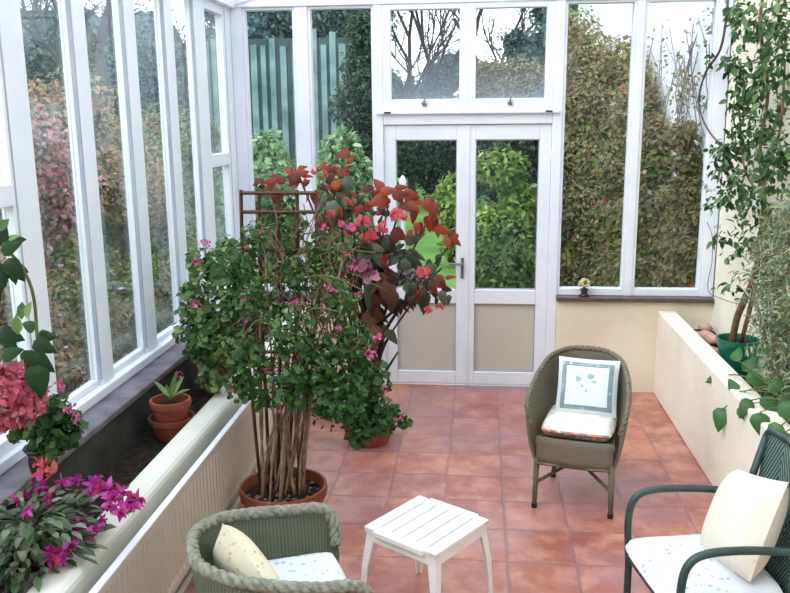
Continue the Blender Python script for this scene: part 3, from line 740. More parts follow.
# tall plant with the large pink head at the left edge
B7 = Vector((-1.42, 2.05, .46))
g7 = empty('tall_potted_plant', B7, 0, 'tall leafy plant with a huge rose-pink flower head at the left window', 'potted plant')
pot(g7, .085, .14, mat='darkpot', rim=.02)
def T7(px, py, Y=2.35): return Vector(loc(aY(px, py, Y), B7))
mb = MB()
mb.tube(catmull([(0,0,.12), T7(-30,420,2.2), T7(6,392)], 5), .007, 6)
mb.tube(catmull([(0,.01,.12), T7(-40,350,2.2), T7(-12,250,2.4), T7(12,255), T7(32,290), T7(38,345)], 5), .005, 6)
mb.build('stem', MAT['greenstem'], g7, smooth=True)
d = RNG.normal(size=(900,3)); d /= np.linalg.norm(d, axis=1, keepdims=True)
c7 = np.array(tuple(T7(5, 396))); P = c7 + d*np.array([.115,.09,.085])*(.75+.3*RNG.random((900,1)))
leafmesh('flower_head', P, d+RNG.normal(size=(900,3))*.5, d+RNG.normal(size=(900,3))*.4, sizes(900, .032), (T_OVAL[0]*np.array([1.1,1,1]), T_OVAL[1]), L['rose'], g7)
truss(None, T7(60, 384), .014, 12, .018, L['rose'], g7, name='bud')
def W7(lst, mat, nm, tpl):
    P, N, D, Sz = [], [], [], []
    for px, py, ang, s in lst:
        s *= .8; px -= 4
        P.append(T7(px, py, 2.35+random.uniform(-.05,.1))); D.append((cos(radians(ang)), 0, sin(radians(ang)))); N.append((random.uniform(-.3,.6), -1, random.uniform(0,.7))); Sz.append(s)
    leafmesh(nm, P, N, D, Sz, tpl, mat, g7)
W7([(2,245,60,.07),(8,262,-20,.09),(4,250,20,.08),(12,258,-60,.1),(-2,262,-70,.1),(6,270,-100,.09),(0,236,120,.07),(-4,240,60,.08),(14,262,-90,.09),(10,240,10,.07),(-6,280,-80,.1),(38,340,-30,.09),(40,335,-5,.08),(36,352,-45,.11),(42,365,-90,.13),(38,330,160,.07),(2,330,-20,.1),(0,345,150,.1),(20,345,-160,.1),(5,355,20,.08),(35,350,-100,.1)], L['dark'], 'leaves', T_WING)
W7([(0,232,50,.07),(12,240,20,.05),(22,335,90,.08),(26,320,100,.08),(30,318,70,.07)], L['geranium_pale'], 'new_leaves', T_OVAL)

# white ring of a sunken jar at lower left
rj = MB().lathe([(.044,0),(.047,.002),(.047,.10),(.042,.10),(.040,.006)], 40)
ro = rj.build('glass_jar', plain('milky_plastic', rgb(170,168,164), rgb(140,138,136), .3, 3), smooth=True); ro.location = aZ(13, 566, .56)-Vector((0,0,.10))
ro.location.x = -1.385
tag(ro, 'round pale rimmed jar sunk in the trough soil in front of the magenta cactus', 'jar')

# ------------------------------------------------------------------ chairs
def wicker(name, c1, c2, scale=90):
    t = NT(name); sp = t.n('ShaderNodeSeparateXYZ'); t.l(t.uv(), sp.inputs[0])
    a = t.math('SINE', t.math('MULTIPLY', sp.outputs[0], 2*pi*scale)); b = t.math('SINE', t.math('MULTIPLY', sp.outputs[1], 2*pi*scale*2.2))
    h = t.math('ADD', t.math('MULTIPLY', t.math('ABSOLUTE', a), .8), t.math('MULTIPLY', b, .25))
    f = t.math('MULTIPLY', t.math('ADD', t.math('MULTIPLY', a, .5), .5), .6)
    col = t.mix(t.math('ADD', f, t.math('MULTIPLY', t.noise(12, 4), .4)), c1, c2)
    return t.done(t.bsdf(col, .6, .3, t.bump(h, .6, .006)))
wk_green = wicker('green_grey_wicker', rgb(84,92,78), rgb(124,132,112))
wk_brown = wicker('brown_grey_wicker', rgb(104,97,84), rgb(140,132,114))
wk_dark = wicker('dark_green_wicker', rgb(40,68,60), rgb(70,104,92), 60)
braid_green = plain('braid_green', rgb(146,146,134), rgb(104,106,94), .6, 60, .4)
braid_brown = plain('braid_brown', rgb(122,114,98), rgb(92,86,72), .6, 60, .4)

def tub_chair(name, label, loc_, rz, wk, braid, braid_r, k=1.0, backz=.73, armz=.56, wide=1.0, group=None):
    root = empty(name, loc_, rz, label, 'armchair', group)
    b = backz; a = armz
    half = [(0,.245,b),(.11,.23,a+(b-a)*.97),(.2,.155,a+(b-a)*.8),(.245,.04,a+(b-a)*.46),(.262,-.07,a+(b-a)*.16),(.264,-.16,a),(.256,-.2,a-.045),(.235,-.205,.43)]
    lowh = [(0,.175,.24),(.08,.165,.24),(.15,.115,.24),(.185,.03,.24),(.195,-.07,.24),(.2,-.14,.24),(.205,-.175,.24),(.208,-.19,.24)]
    half = [(x*wide, y, z) for x, y, z in half]; lowh = [(x*wide, y, z) for x, y, z in lowh]
    full = lambda h: [(-x, y, z) for x, y, z in h[:0:-1]] + h
    top = catmull(full(half), 8); low = catmull(full(lowh), 8)
    # shell: bulging surface between low and top path
    rows = []; nv = 10
    for i in range(nv+1):
        t = i/nv; s_ = t**.85
        rows.append([tuple(Vector(lo).lerp(Vector(tp), s_) + Vector((Vector((tp.x, tp.y, 0)).normalized()*(.018*sin(pi*t))))) for lo, tp in zip(low, top)])
    arc = [0]
    for p, q in zip(top, top[1:]): arc.append(arc[-1]+(q-p).length)
    MB().grid(rows, lambda i, j: (arc[j], i/nv*.45)).build('wicker_shell', wk, root, smooth=True, solid=.012)
    # front apron
    fr = []
    for i in range(5):
        z = .235+.14*i/4; fr.append([(-.205*wide+.41*wide*j/12, -.19-.018*sin(pi*j/12), z) for j in range(13)])
    MB().grid(fr, lambda i, j: (j*.034, i*.035)).build('apron', wk, root, smooth=True, solid=.012)
    # seat deck
    deck = MB(); pts = [(p[0]*1.03, p[1]*1.03, .35) for p in low]+[(x*.2*wide, -.195, .35) for x in (1,.5,0,-.5,-1)]
    c0 = (0, 0, .352); deck.add([c0]+pts, [(0, i+1, (i+1) % len(pts)+1) for i in range(len(pts))])
    deck.build('seat', wk, root, solid=.01)
    # braided rim: three strands twisted round the rim path
    dense = catmull(full(half), 26); L_ = len(dense); mb = MB(); n = Vector((0,0,1))
    frames = []; acc = 0
    for i, p in enumerate(dense):
        t = (dense[min(i+1, L_-1)]-dense[max(i-1, 0)]).normalized(); n = (n-t*n.dot(t)).normalized(); frames.append((p, n.copy(), t.cross(n), acc))
        if i < L_-1: acc += (dense[i+1]-p).length
    for s_ in range(3):
        mb.tube([p + (n_*cos(2*pi*(d_/(.085)+s_/3)) + b_*sin(2*pi*(d_/(.085)+s_/3)))*braid_r*.46 for p, n_, b_, d_ in frames], braid_r*.62, 7)
    mb.build('braided_rim', braid, root, smooth=True)
    mb = MB().tube([Vector(p)+Vector((0,0,-.002)) for p in low]+[Vector((x*.2*wide, -.205, .238)) for x in (.6,0,-.6,-1.02)], .008, 6); mb.build('base_band', braid, root, smooth=True)
    feet = [(-.205*wide,-.205), (.205*wide,-.205), (-.17*wide,.19), (.17*wide,.19)]; tops_ = [(-.2*wide,-.185), (.2*wide,-.185), (-.13*wide,.13), (.13*wide,.13)]
    for (fx, fy), (tx, ty) in zip(feet, tops_):
        lg = MB().tube([(fx, fy, .02), (tx, ty, .26)], [.012, .015], 8).build('leg', wk, root, smooth=True)
        MB().tube([(fx, fy, 0), (fx, fy, .022)], .0145, 8).build('foot_cap', MAT['dark'], lg)
    for i0, i1 in ((0, 3), (1, 2)):
        p0 = Vector((*feet[i0], .13)).lerp(Vector((*tops_[i0], .13)), .5); p1 = Vector((*feet[i1], .16)).lerp(Vector((*tops_[i1], .16)), .5)
        dz = .004 if i0 == 0 else -.004
        MB().tube([p0, p0.lerp(p1, .5)+Vector((0,0,.04+dz)), p1], .009, 8).build('stretcher', wk, root, smooth=True)
    return root

def pillow(name, w_, h_, t_, mat, n=18, pinch=.06, flat=False):
    mb = MB()
    for sgn in (1, -1):
        rows = []
        for i in range(n+1):
            r_ = []
            for j in range(n+1):
                u = j/n*2-1; v = i/n*2-1
                k = (1-abs(u)**(8 if flat else 3.2))*(1-abs(v)**(8 if flat else 3.2)); k = max(k, 0)**(.35 if flat else .6)
                e_ = 1-pinch*(1-(abs(u)*abs(v))**2) if not flat else 1
                x = u*w_/2*(1-pinch*(1-abs(v))*0 - pinch*(abs(u) > .2)*(1-v*v)*.6); y = v*h_/2*(1-pinch*(1-u*u)*.6)
                if flat:
                    r2 = max(abs(u), abs(v)); f_ = 1-.10*(abs(u)*abs(v))**3; x *= f_; y *= f_
                r_.append((x, y, sgn*t_/2*k))
            rows.append(r_)
        mb.grid(rows, lambda i, j: (j/n, i/n), flip=(sgn < 0))
    o = mb.build(name, mat, None, smooth=True); return o

def fabric(name, base, pats, scale=22, thr=.62, seed=0):
    t = NT(name); uv = t.obj()
    v = t.n('ShaderNodeTexVoronoi'); v.inputs['Scale'].default_value = scale; t.l(uv, v.inputs['Vector'])
    d = t.ramp(v.outputs['Distance'], [(.18, (1,1,1,1)), (.34, (0,0,0,1))])
    nz = t.ramp(t.noise(scale*.45, 3, uv), [(.44, (0,0,0,1)), (.5, (1,1,1,1))])
    nn = len(pats); sp = t.n('ShaderNodeSeparateColor'); t.l(v.outputs['Color'], sp.inputs[0])
    pc = t.ramp(sp.outputs[0], [((i+.5)/nn, c) for i, c in enumerate(pats)], 'CONSTANT')
    col = t.mix(t.math('MULTIPLY', t.math('MULTIPLY', d, nz), .7), base, pc)
    return t.done(t.bsdf(col, .9, .15, t.bump(t.noise(120, 3), .25, .003)))
fab_blue = fabric('white_floral_cotton', rgb(212,216,224), [rgb(130,146,182), rgb(160,170,190), rgb(184,180,196), rgb(160,176,160)], 34)
fab_cream = fabric('cream_floral_cotton', rgb(222,214,190), [rgb(196,164,116), rgb(166,166,130), rgb(190,150,136)], 48)
fab_white = fabric('ivory_brocade', rgb(216,210,196), [rgb(202,196,178), rgb(206,200,184)], 34)

def embroidered():
    t = NT('embroidered_linen'); sp = t.n('ShaderNodeSeparateXYZ'); t.l(t.uv(), sp.inputs[0])
    u = t.math('ABSOLUTE', t.math('SUBTRACT', sp.outputs[0], .5)); v = t.math('ABSOLUTE', t.math('SUBTRACT', sp.outputs[1], .5)); m = t.math('MAXIMUM', u, v)
    band = t.math('MULTIPLY', t.math('GREATER_THAN', m, .365), t.math('LESS_THAN', m, .43))
    ck = t.n('ShaderNodeTexChecker'); ck.inputs['Scale'].default_value = 46; t.l(t.uv(), ck.inputs[0])
    nz = t.math('GREATER_THAN', t.noise(16, 2, t.uv()), .42)
    f = t.math('MULTIPLY', band, t.math('MULTIPLY', t.math('ADD', t.math('MULTIPLY', ck.outputs[1], .5), .45), t.math('ADD', t.math('MULTIPLY', nz, .5), .5)))
    ln = t.math('MULTIPLY', t.math('GREATER_THAN', m, .355), t.math('LESS_THAN', m, .365)); f = t.math('MAXIMUM', f, ln)
    col = t.mix(f, rgb(220,230,236), rgb(44,84,96))
    for (cx_, cy_, r_, c_) in ((.36,.62,.05,rgb(104,146,180)), (.56,.68,.055,rgb(84,140,140)), (.62,.6,.03,rgb(120,150,120)), (.5,.42,.03,rgb(150,180,190)), (.42,.5,.025,rgb(170,140,160))):
        d = t.math('SQRT', t.math('ADD', t.math('POWER', t.math('SUBTRACT', sp.outputs[0], cx_), 2), t.math('POWER', t.math('SUBTRACT', sp.outputs[1], cy_), 2)))
        d = t.math('ADD', d, t.math('MULTIPLY', t.math('SUBTRACT', t.noise(25, 2, t.uv()), .5), .09))
        col = t.mix(t.math('MULTIPLY', t.math('LESS_THAN', d, r_), .65), col, c_)
    return t.done(t.bsdf(col, .9, .15, t.bump(t.noise(100, 3), .2, .003)))
def checked():
    t = NT('checked_edge_cotton'); sp = t.n('ShaderNodeSeparateXYZ'); t.l(t.obj(), sp.inputs[0])
    base = t.mix(t.ramp(t.noise(18, 3), [(.5, (0,0,0,1)), (.65, (1,1,1,1))]), rgb(234,230,220), rgb(214,206,196))
    cb = t.n('ShaderNodeCombineXYZ'); t.l(t.math('FLOOR', t.math('MULTIPLY', t.math('ADD', sp.outputs[0], sp.outputs[1]), 62)), cb.inputs[0]); t.l(t.math('FLOOR', t.math('MULTIPLY', sp.outputs[2], 80)), cb.inputs[1])
    wn_ = t.n('ShaderNodeTexWhiteNoise', noise_dimensions='3D'); t.l(cb.outputs[0], wn_.inputs[0])
    ck = t.ramp(wn_.outputs['Value'], [(0, rgb(200,110,80)), (.25, rgb(90,100,120)), (.45, rgb(226,200,160)), (.65, rgb(120,130,90)), (.85, rgb(214,150,120))], 'CONSTANT')
    g_ = t.math('LESS_THAN', sp.outputs[2], .008)
    col = t.mix(t.math('MULTIPLY', g_, .85), base, ck)
    return t.done(t.bsdf(col, .9, .15))

# chair by the back window
CB = Vector((.53, 4.11, 0)); rzB = radians(-14)
tub_chair('wicker_armchair', 'brown-grey wicker tub armchair standing on its own near the double doors', CB, rzB, wk_brown, braid_brown, .013, backz=.725, armz=.555, wide=.91)
s = pillow('seat_cushion', .37, .36, .075, checked(), flat=True); s.location = CB+Vector((sin(rzB)*.0, -.0, .358+.04)); s.rotation_euler = (0,0,rzB)
tag(s, 'white seat cushion with a multicoloured checked edge on the chair near the doors', 'cushion')
s = pillow('back_cushion', .31, .29, .09, embroidered())
s.rotation_mode = 'XYZ'; s.rotation_euler = (radians(70), 0, rzB); off = Matrix.Rotation(rzB, 3, 'Z') @ Vector((0.02, .085, .565)); s.location = CB+off
tag(s, 'square white cushion with teal embroidered border propped upright on the wicker chair', 'cushion')

# chair at lower left
CLc = Vector((-.60, 2.35, 0)); rzL = radians(112)
chl = tub_chair('wicker_armchair', 'grey-green wicker tub armchair with pale braided rim beside the radiator', CLc, rzL, wk_green, braid_green, .018, backz=.60, armz=.55, wide=.90); chl.scale = (1.09,)*3
s = pillow('seat_cushion', .38, .38, .09, fab_blue, flat=True); s.location = CLc+Vector((.03, 0.01, .45)); s.rotation_euler = (0,0,rzL)
tag(s, 'white seat cushion with faint blue flowers in the chair beside the radiator', 'cushion')
s = pillow('scatter_cushion', .30, .30, .12, fab_cream); s.rotation_euler = (radians(62), radians(40), rzL+radians(4)); s.location = CLc+Matrix.Rotation(rzL, 3, 'Z') @ Vector((-.03, .11, .56))
tag(s, 'cream flowered cushion leaning in the back of the lower left chair', 'cushion')

# green chair at right
CR = Vector((.80, 2.69, 0)); rzR = radians(-79)
gr = empty('cane_armchair', CR, rzR, 'dark green cane armchair with bent tube arms against the right planter wall', 'armchair')
gmat = plain('green_lacquer', rgb(50,74,70), rgb(38,58,56), .35, 20)
for sx in (-1, 1):
    x = .225*sx
    MB().tube(catmull([(x*.98, -.2, 0), (x, -.195, .3), (x, -.205, .48), (x*1.01, -.185, .57), (x*1.01, -.12, .602), (x, .02, .602), (x, .16, .585), (x*.95, .235, .57)], 8), .0135, 10).build('arm', gmat, gr, smooth=True)
    MB().tube([(x*.9, .25, 0), (x*.93, .20, .34), (x*.95, .235, .6), (x*.93, .285, .80)], .0135, 10).build('back_post', gmat, gr, smooth=True)
MB().tube(catmull([(-.21,.284,.79),(-.2,.29,.815),(-.16,.292,.825),(0,.294,.828),(.16,.292,.825),(.2,.29,.815),(.21,.284,.79)], 5), .0135, 10).build('top_rail', gmat, gr, smooth=True)
rows = []
for i in range(13):
    t = i/12; z = .36+.455*t; y = .205+.085*t+.012*sin(pi*t)
    rows.append([(-.205+.41*j/12, y+.012*sin(pi*j/12), z) for j in range(13)])
def chevron():
    t = NT('chevron_weave'); sp = t.n('ShaderNodeSeparateXYZ'); t.l(t.uv(), sp.inputs[0])
    au = t.math('ABSOLUTE', t.math('SUBTRACT', t.math('FRACT', t.math('MULTIPLY', sp.outputs[0], 2)), .5))
    s_ = t.math('SINE', t.math('MULTIPLY', t.math('ADD', t.math('MULTIPLY', au, 1.0), t.math('MULTIPLY', sp.outputs[1], 1.0)), 2*pi*15))
    hh = t.math('ADD', t.math('MULTIPLY', s_, .5), .5)
    return t.done(t.bsdf(t.mix(hh, rgb(30,48,46), rgb(120,148,138)), .5, .4, t.bump(hh, .8, .008)))
MB().grid(rows, lambda i, j: (j/12, i/12)).build('woven_back', chevron(), gr, smooth=True, solid=.012)
MB().box(-.215, .215, -.2, .21, .335, .362).build('seat', wk_dark, gr, bevel=.01)
for y_ in (-.195, .2): MB().tube([(-.22, y_, .35), (.22, y_, .35)], .014, 8).build('seat_rail', gmat, gr, smooth=True)
for x_ in (-.21, .21): MB().tube([(x_, -.19, .15), (x_, .22, .15)], .009, 8).build('stretcher', gmat, gr, smooth=True)
MB().tube([(-.21, -.2, .2), (.21, -.2, .2)], .009, 8).build('stretcher', gmat, gr, smooth=True)
s = pillow('seat_cushion', .43, .43, .085, fab_blue, flat=True); s.rotation_euler = (0,0,rzR); s.location = CR+Matrix.Rotation(rzR, 3, 'Z') @ Vector((0, -.03, .405))
tag(s, 'thick white seat cushion on the dark green cane armchair', 'cushion')
s = pillow('scatter_cushion', .34, .34, .17, fab_white); s.rotation_euler = (radians(64), radians(-16), rzR); s.location = CR+Matrix.Rotation(rzR, 3, 'Z') @ Vector((-.01, .11, .575))
tag(s, 'plump ivory cushion leaning on the woven back of the green armchair', 'cushion')

# ------------------------------------------------------------------ plastic table
TT = Vector((-.185, 3.03, 0)); rzT = radians(-34)
tb = empty('side_table', TT, rzT, 'small white plastic side table with slatted top in the middle of the floor', 'table')
hw = .175; zt = .365
top = MB()
# rim: end pieces along the sides, slats between
top.box(-hw, hw, -hw, -hw+.03, zt-.02, zt).box(-hw, hw, hw-.03, hw, zt-.02, zt)
top.box(-hw+.055, hw-.055, -hw-.012, -hw+.03, zt-.02, zt+.004).box(-hw+.055, hw-.055, hw-.03, hw+.012, zt-.02, zt+.004)
top.build('table_top', MAT['plastic'], tb, bevel=.004)
for i in range(6):
    x0 = -hw+.0+i*(2*hw-.052)/5
    MB().box(x0, x0+.052, -hw+(.0 if i in (0,5) else .028), hw-(.0 if i in (0,5) else .028), zt-.016, zt+.004).build('slat', MAT['plastic'], tb, bevel=.004)
sk = MB().box(-hw+.008, hw-.008, -hw+.004, -hw+.012, zt-.055, zt-.01).box(-hw+.008, hw-.008, hw-.012, hw-.004, zt-.055, zt-.01).box(-hw+.004, -hw+.012, -hw+.008, hw-.008, zt-.055, zt-.01).box(hw-.012, hw-.004, -hw+.008, hw-.008, zt-.055, zt-.01)
sk.build('apron', MAT['plastic'], tb, bevel=.003)
for sx in (-1, 1):
    for sy in (-1, 1):
        lg = MB(); q = []
        for z, o_, w_ in ((0, .022, .022), (.2, .012, .028), (zt-.06, .0, .036), (zt-.015, -.004, .045)):
            cx_ = sx*(hw-.004+o_); cy_ = sy*(hw-.004+o_)
            q.append([(cx_, cy_, z), (cx_-sx*w_, cy_, z), (cx_-sx*w_, cy_-sy*.006, z), (cx_-sx*.007, cy_-sy*.007, z), (cx_-sx*.006, cy_-sy*w_, z), (cx_, cy_-sy*w_, z)])
        vs_ = [p for r_ in q for p in r_]; fs_ = [(i*6+k, i*6+(k+1) % 6, (i+1)*6+(k+1) % 6, (i+1)*6+k) for i in range(3) for k in range(6)]
        fs_ += [(0,1,2,3,4,5), tuple(18+k for k in (5,4,3,2,1,0))]
        lg.add(vs_, fs_).build('leg', MAT['plastic'], tb)

# ------------------------------------------------------------------ sill ornament
so_ = aY(584, 296, 5.83); so_.z = .69
orn = empty('bead_ornament', so_, 0, 'tiny ornament with cream beads on a dark foot on the back window sill', 'ornament')
MB().lathe([(0,0),(.034,0),(.036,.008),(.022,.016),(.02,.03),(.028,.045),(.026,.055),(0,.055)], 24).build('base', plain('dark_wood', rgb(56,34,34), rgb(38,26,28), .5, 20), orn, smooth=True)
bd = MB()
for i in range(26):
    q = random.uniform(0, 2*pi); ph = random.uniform(-.3, 1.4); r_ = .034; c_ = (r_*cos(q)*cos(ph), r_*sin(q)*cos(ph), .085+r_*sin(ph))
    bd.lathe([(0,-.012),(.009,-.008),(.012,0),(.009,.008),(0,.012)], 8, c_)
bd.build('bead_cluster', L['yellow'], orn, smooth=True)
MB().tube([(0,0,.05),(0,0,.09)], .01, 6).build('stem', MAT['darkbark'], orn)

# ------------------------------------------------------------------ right trough
B8 = aZ(742, 352, .62); B8 = Vector((1.492, 4.82, .47))
g8 = empty('potted_climber', B8, 0, 'leafy climber trained up the cream wall from a green plastic pot', 'potted plant')
MB().lathe([(0,0),(.078,0),(.108,.165),(.115,.168),(.117,.20),(.108,.20),(.10,.165),(.0,.16)], 40).build('pot', MAT['greenpot'], g8, smooth=True, sharp=35)
MB().lathe([(0,.172),(.1,.168)], 30).build('soil', MAT['soil'], g8)
def T8(px, py, X=1.50): return Vector(loc(aX(px, py, X), B8))
mb = MB()
mb.tube(catmull([(-.03,0,.17), T8(737,318,1.46), T8(746,296,1.47), T8(756,268,1.5), T8(760,235,1.52), T8(772,205,1.5)], 5), [.02]*11+[.014]*15, 8)
mb.tube(catmull([(.02,0,.17), T8(752,300,1.5), T8(758,262,1.52), T8(764,200,1.53), T8(760,150,1.52), T8(768,90,1.52), T8(760,30,1.5), T8(765,-20,1.5)], 5), [.013]*16+[.009]*20, 8)
mb.tube(catmull([T8(764,200,1.53), T8(745,170,1.5), T8(740,120,1.5), T8(735,60,1.5)], 5), .006, 6)
mb.tube(catmull([T8(764,170,1.53), T8(780,130,1.5), T8(785,60,1.5)], 5), .006, 6)
mb.build('trunk', MAT['bark'], g8, smooth=True)
cl = []
for (x, y, r_, w_) in [(745,20,.13,1.3),(770,30,.16,1.6),(785,60,.16,1.6),(735,65,.1,1.0),(760,80,.14,1.5),(740,95,.12,1.4),(770,115,.14,1.5),(745,130,.13,1.6),(730,150,.1,1.1),(765,155,.14,1.6),(722,170,.08,.6),(740,185,.12,1.5),(775,185,.12,1.3),(725,195,.08,.6),(755,210,.12,1.2),(730,225,.05,.25),(722,240,.05,.2),(750,240,.09,.7),(718,150,.06,.3),(732,258,.05,.2),(728,288,.04,.12),(780,150,.12,1.2),(785,10,.14,1.4),(712,205,.04,.15),(735,10,.08,.5)]:
    cl.append((T8(x, y, 1.47), (.09, r_, r_), w_))
n_ = 1700; P, N, D = blob(cl, n_, shell=.5); N[:, 0] -= .6
P[:, 0] = np.minimum(P[:, 0], XR-B8.x-.01); D[:, 2] -= 1.0
leafmesh('leaves', P, N, D, sizes(n_, .048, .45), T_OVAL, L['wallclimb'], g8)

vn = empty('bare_vine', aX(728, -10, 1.5), 0, 'bare purplish vine stem curving down beside the back right window corner', 'vine'); bv = vn.location
mb = MB(); TV = lambda px, py, X=1.5: Vector(loc(aX(px, py, X), bv))
mb.tube(catmull([TV(729,-14), TV(726,20), TV(720,50), TV(706,72), TV(699,98), TV(703,120), TV(716,140), TV(735,152)], 6), [.008]*20+[.006]*23, 6)
mb.build('stem', MAT['vine'], vn, smooth=True)
mb = MB()
for pts in ([(703,215),(712,235),(712,262)], [(712,262),(708,290),(725,300),(742,305)], [(718,235),(735,248),(748,262)]):
    mb.tube(catmull([TV(x, y, 1.55) for x, y in pts], 4), .0025, 5)
mb.build('twig', MAT['vine'], vn, smooth=True)
cl = [(TV(699,100), .04, 1), (TV(712,60), .04, .8), (TV(725,15), .04, .6), (TV(705,180,1.52), .05, 1), (TV(712,205,1.52), .05, 1)]
P, N, D = blob(cl, 36); leafmesh('leaves', P, N, D, sizes(36, .045), T_OVAL, L['wallclimb'], vn)

B9 = Vector((1.50, 4.05, .47))
g9 = empty('feathery_shrub', B9, 0, 'feathery grey-green shrub filling the right trough in front of the green pot', 'plant')
T9 = lambda px, py, X=1.47: Vector(loc(aX(px, py, X), B9))
cl = []
for (x, y, r_, w_) in [(790,215,.12,1.2),(775,235,.11,1),(765,255,.09,.7),(790,260,.13,1.4),(772,285,.11,1.3),(790,310,.13,1.6),(770,320,.1,1),(785,345,.12,1.5),(765,350,.06,.5),(778,375,.1,1.3),(768,395,.06,.6),(792,395,.1,1.2),(755,300,.05,.25),(750,275,.05,.2),(812,300,.15,1.4),(815,240,.15,1.2),(812,370,.12,1)]:
    cl.append((T9(x, y, 1.47), (.1, r_, r_), w_))
n_ = 5200; P, N, D = blob(cl, n_, shell=.5); N[:, 0] -= .5; P[:, 0] = np.minimum(P[:, 0], XR-B9.x-.01)
leafmesh('leaves', P, N, D, sizes(n_, .042, .45), T_LANCE, L['feather'], g9)
mb = MB()
for c_, r_, w_ in cl: mb.tube(catmull([(random.uniform(-.03,.03), random.uniform(-.1,.1), 0), Vector(c_)*.5+Vector((0,.03,.05)), c_], 4), .005, 6)
mb.build('stem', MAT['stalk'], g9, smooth=True)

B10 = Vector((1.43, 3.55, .47))
g10 = empty('broadleaf_plant', B10, 0, 'plant with broad toothed leaves drooping over the white planter edge', 'plant')
T10 = lambda px, py, X=1.3: Vector(loc(aX(px, py, X), B10))
P, N, D, Sz = [], [], [], []
for px, py, X, ang, s_ in [(723,375,1.3,175,.10),(722,376,1.3,-120,.09),(724,408,1.24,-105,.12),(742,405,1.24,-60,.1),(760,412,1.25,-80,.12),(752,400,1.27,-130,.10),(782,425,1.24,-130,.11),(786,432,1.22,-70,.12),(735,392,1.27,120,.08),(742,370,1.33,60,.1),(750,372,1.33,-50,.1),(765,395,1.32,-60,.1),(776,410,1.3,20,.1),(785,400,1.32,-60,.12),(733,360,1.33,100,.09),(795,440,1.22,-100,.12),(770,380,1.36,-30,.1)]:
    P.append(T10(px, py, X)); D.append((0, -cos(radians(ang)) if False else 0.0, sin(radians(ang)))); D[-1] = (cos(radians(ang)), -.25, sin(radians(ang))); N.append((-.5+random.uniform(-.2,.2), -.8, .5+random.uniform(-.2,.3))); Sz.append(s_)
leafmesh('leaves', P, N, D, Sz, T_WING, L['broad'], g10)
mb = MB()
for p_ in P: mb.tube(catmull([(.02, .06, .02), Vector((-.01, .06+(p_[1]-.06)*.45, .17)), Vector((-.10, .06+(p_[1]-.06)*.75, max(p_[2]+.03, .165))) , p_], 4), .0028, 5)
mb.build('stem', MAT['greenstem'], g10, smooth=True)

# stones and dry leaves heaped behind the green pot
stone_m = plain('pinkish_stone', rgb(196,160,148), rgb(150,112,100), .8, 8, .4)
for k, (px, py, s_) in enumerate([(697,330,.05),(706,333,.055),(702,341,.05),(713,337,.055),(711,345,.05),(706,325,.05),(716,346,.045)]):
    q_ = aZ(px, py, .53); x, y = min(max(q_.x, 1.43), 1.56), q_.y
    mb = MB(); vs_ = []
    prof = [(0,-.5),(.7,-.45),(1,-.1),(.85,.3),(.45,.55),(0,.6)]
    mb.lathe(prof, 9); mb.v = [(vx*s_*random.uniform(.85,1.15), vy*s_*random.uniform(.8,1.1), vz*s_) for vx, vy, vz in mb.v]
    o = mb.build('stone', stone_m, smooth=True); o.location = (x, y, .47+s_*.42); o.rotation_euler = (0,0,random.uniform(0,3))
    o.location.z += .02*(k % 2); tag(o, 'pinkish stone in the heap behind the green pot in the right trough', 'stone', 'stones in the right trough')

# ------------------------------------------------------------------ garden outside
def berries(n, s_, mat='berry'):
    def f(root, lc):
        P, N, D = blob(lc, n, shell=.12); leafmesh('berries', P, N, D, sizes(n, s_), T_ROUND, L[mat], root)
    return f
# climber on the outer white wall (right)
cb0 = (1.35, 9.0, -.05)
root = empty('climbing_shrub', cb0, 0, 'big brownish climber with scattered red berries on the white outer wall', 'climber')
cl = []
for (x, y, r_, w_, Y) in [(575,270,.4,1,8.6),(600,250,.4,1,8.6),(640,270,.35,1,8),(672,265,.3,.9,7.6),(575,210,.4,1,8.8),(610,200,.4,1,8.5),(650,220,.35,1,8),(682,215,.26,.8,7.5),(580,150,.4,1,8.9),(615,150,.4,1,8.5),(655,165,.35,1,8),(685,170,.22,.6,7.5),(580,100,.35,.9,9),(610,95,.35,.9,8.6),(645,115,.32,.8,8),(675,140,.22,.5,7.6),(590,60,.28,.6,9),(620,62,.26,.5,8.6),(640,85,.2,.3,8.2),(695,235,.15,.35,7.3),(690,190,.13,.35,6.45),(694,215,.13,.35,6.4),(697,245,.13,.35,6.35),(699,270,.12,.35,6.3),(688,160,.12,.25,6.5),(684,135,.10,.2,6.5),(704,255,.08,.1,6.25),(680,240,.15,.4,6.6),(680,275,.15,.4,6.6),(678,200,.15,.4,6.7),(575,35,.3,.5,9.2),(660,260,.3,.8,7.8),(692,265,.15,.3,7.3),(545,280,.4,.8,9.0),(550,230,.4,.8,9.2)]:
    c_ = loc(aY(x, y, Y), cb0); c_ = (min(c_[0], XR+.02-cb0[0]-.62*r_), c_[1], c_[2]); cl.append((c_, r_, w_))
n_ = 52000; P, N, D = blob(cl, n_, shell=.5); P[:, 0] = np.where(P[:, 0] > XR+.01-cb0[0], XR+.01-cb0[0]-.25*RNG.random(len(P)), P[:, 0]); P[:, 2] = np.maximum(P[:, 2], 0); P[:,1] = np.maximum(P[:,1], 6.2-cb0[1])
leafmesh('foliage', P, N, D, sizes(n_, .048, .5), T_RHOMB, L['climber'], root)
n_ = 3500; P, N, D = blob(cl[:12], n_, shell=.3); P[:, 0] = np.where(P[:, 0] > XR+.01-cb0[0], XR+.01-cb0[0]-.25*RNG.random(len(P)), P[:, 0]); P[:, 2] = np.maximum(P[:, 2], 0); P[:,1] = np.maximum(P[:,1], 6.2-cb0[1])
leafmesh('green_shoots', P, N, D, sizes(n_, .065, .5), T_OVAL, L['shrub'], root)
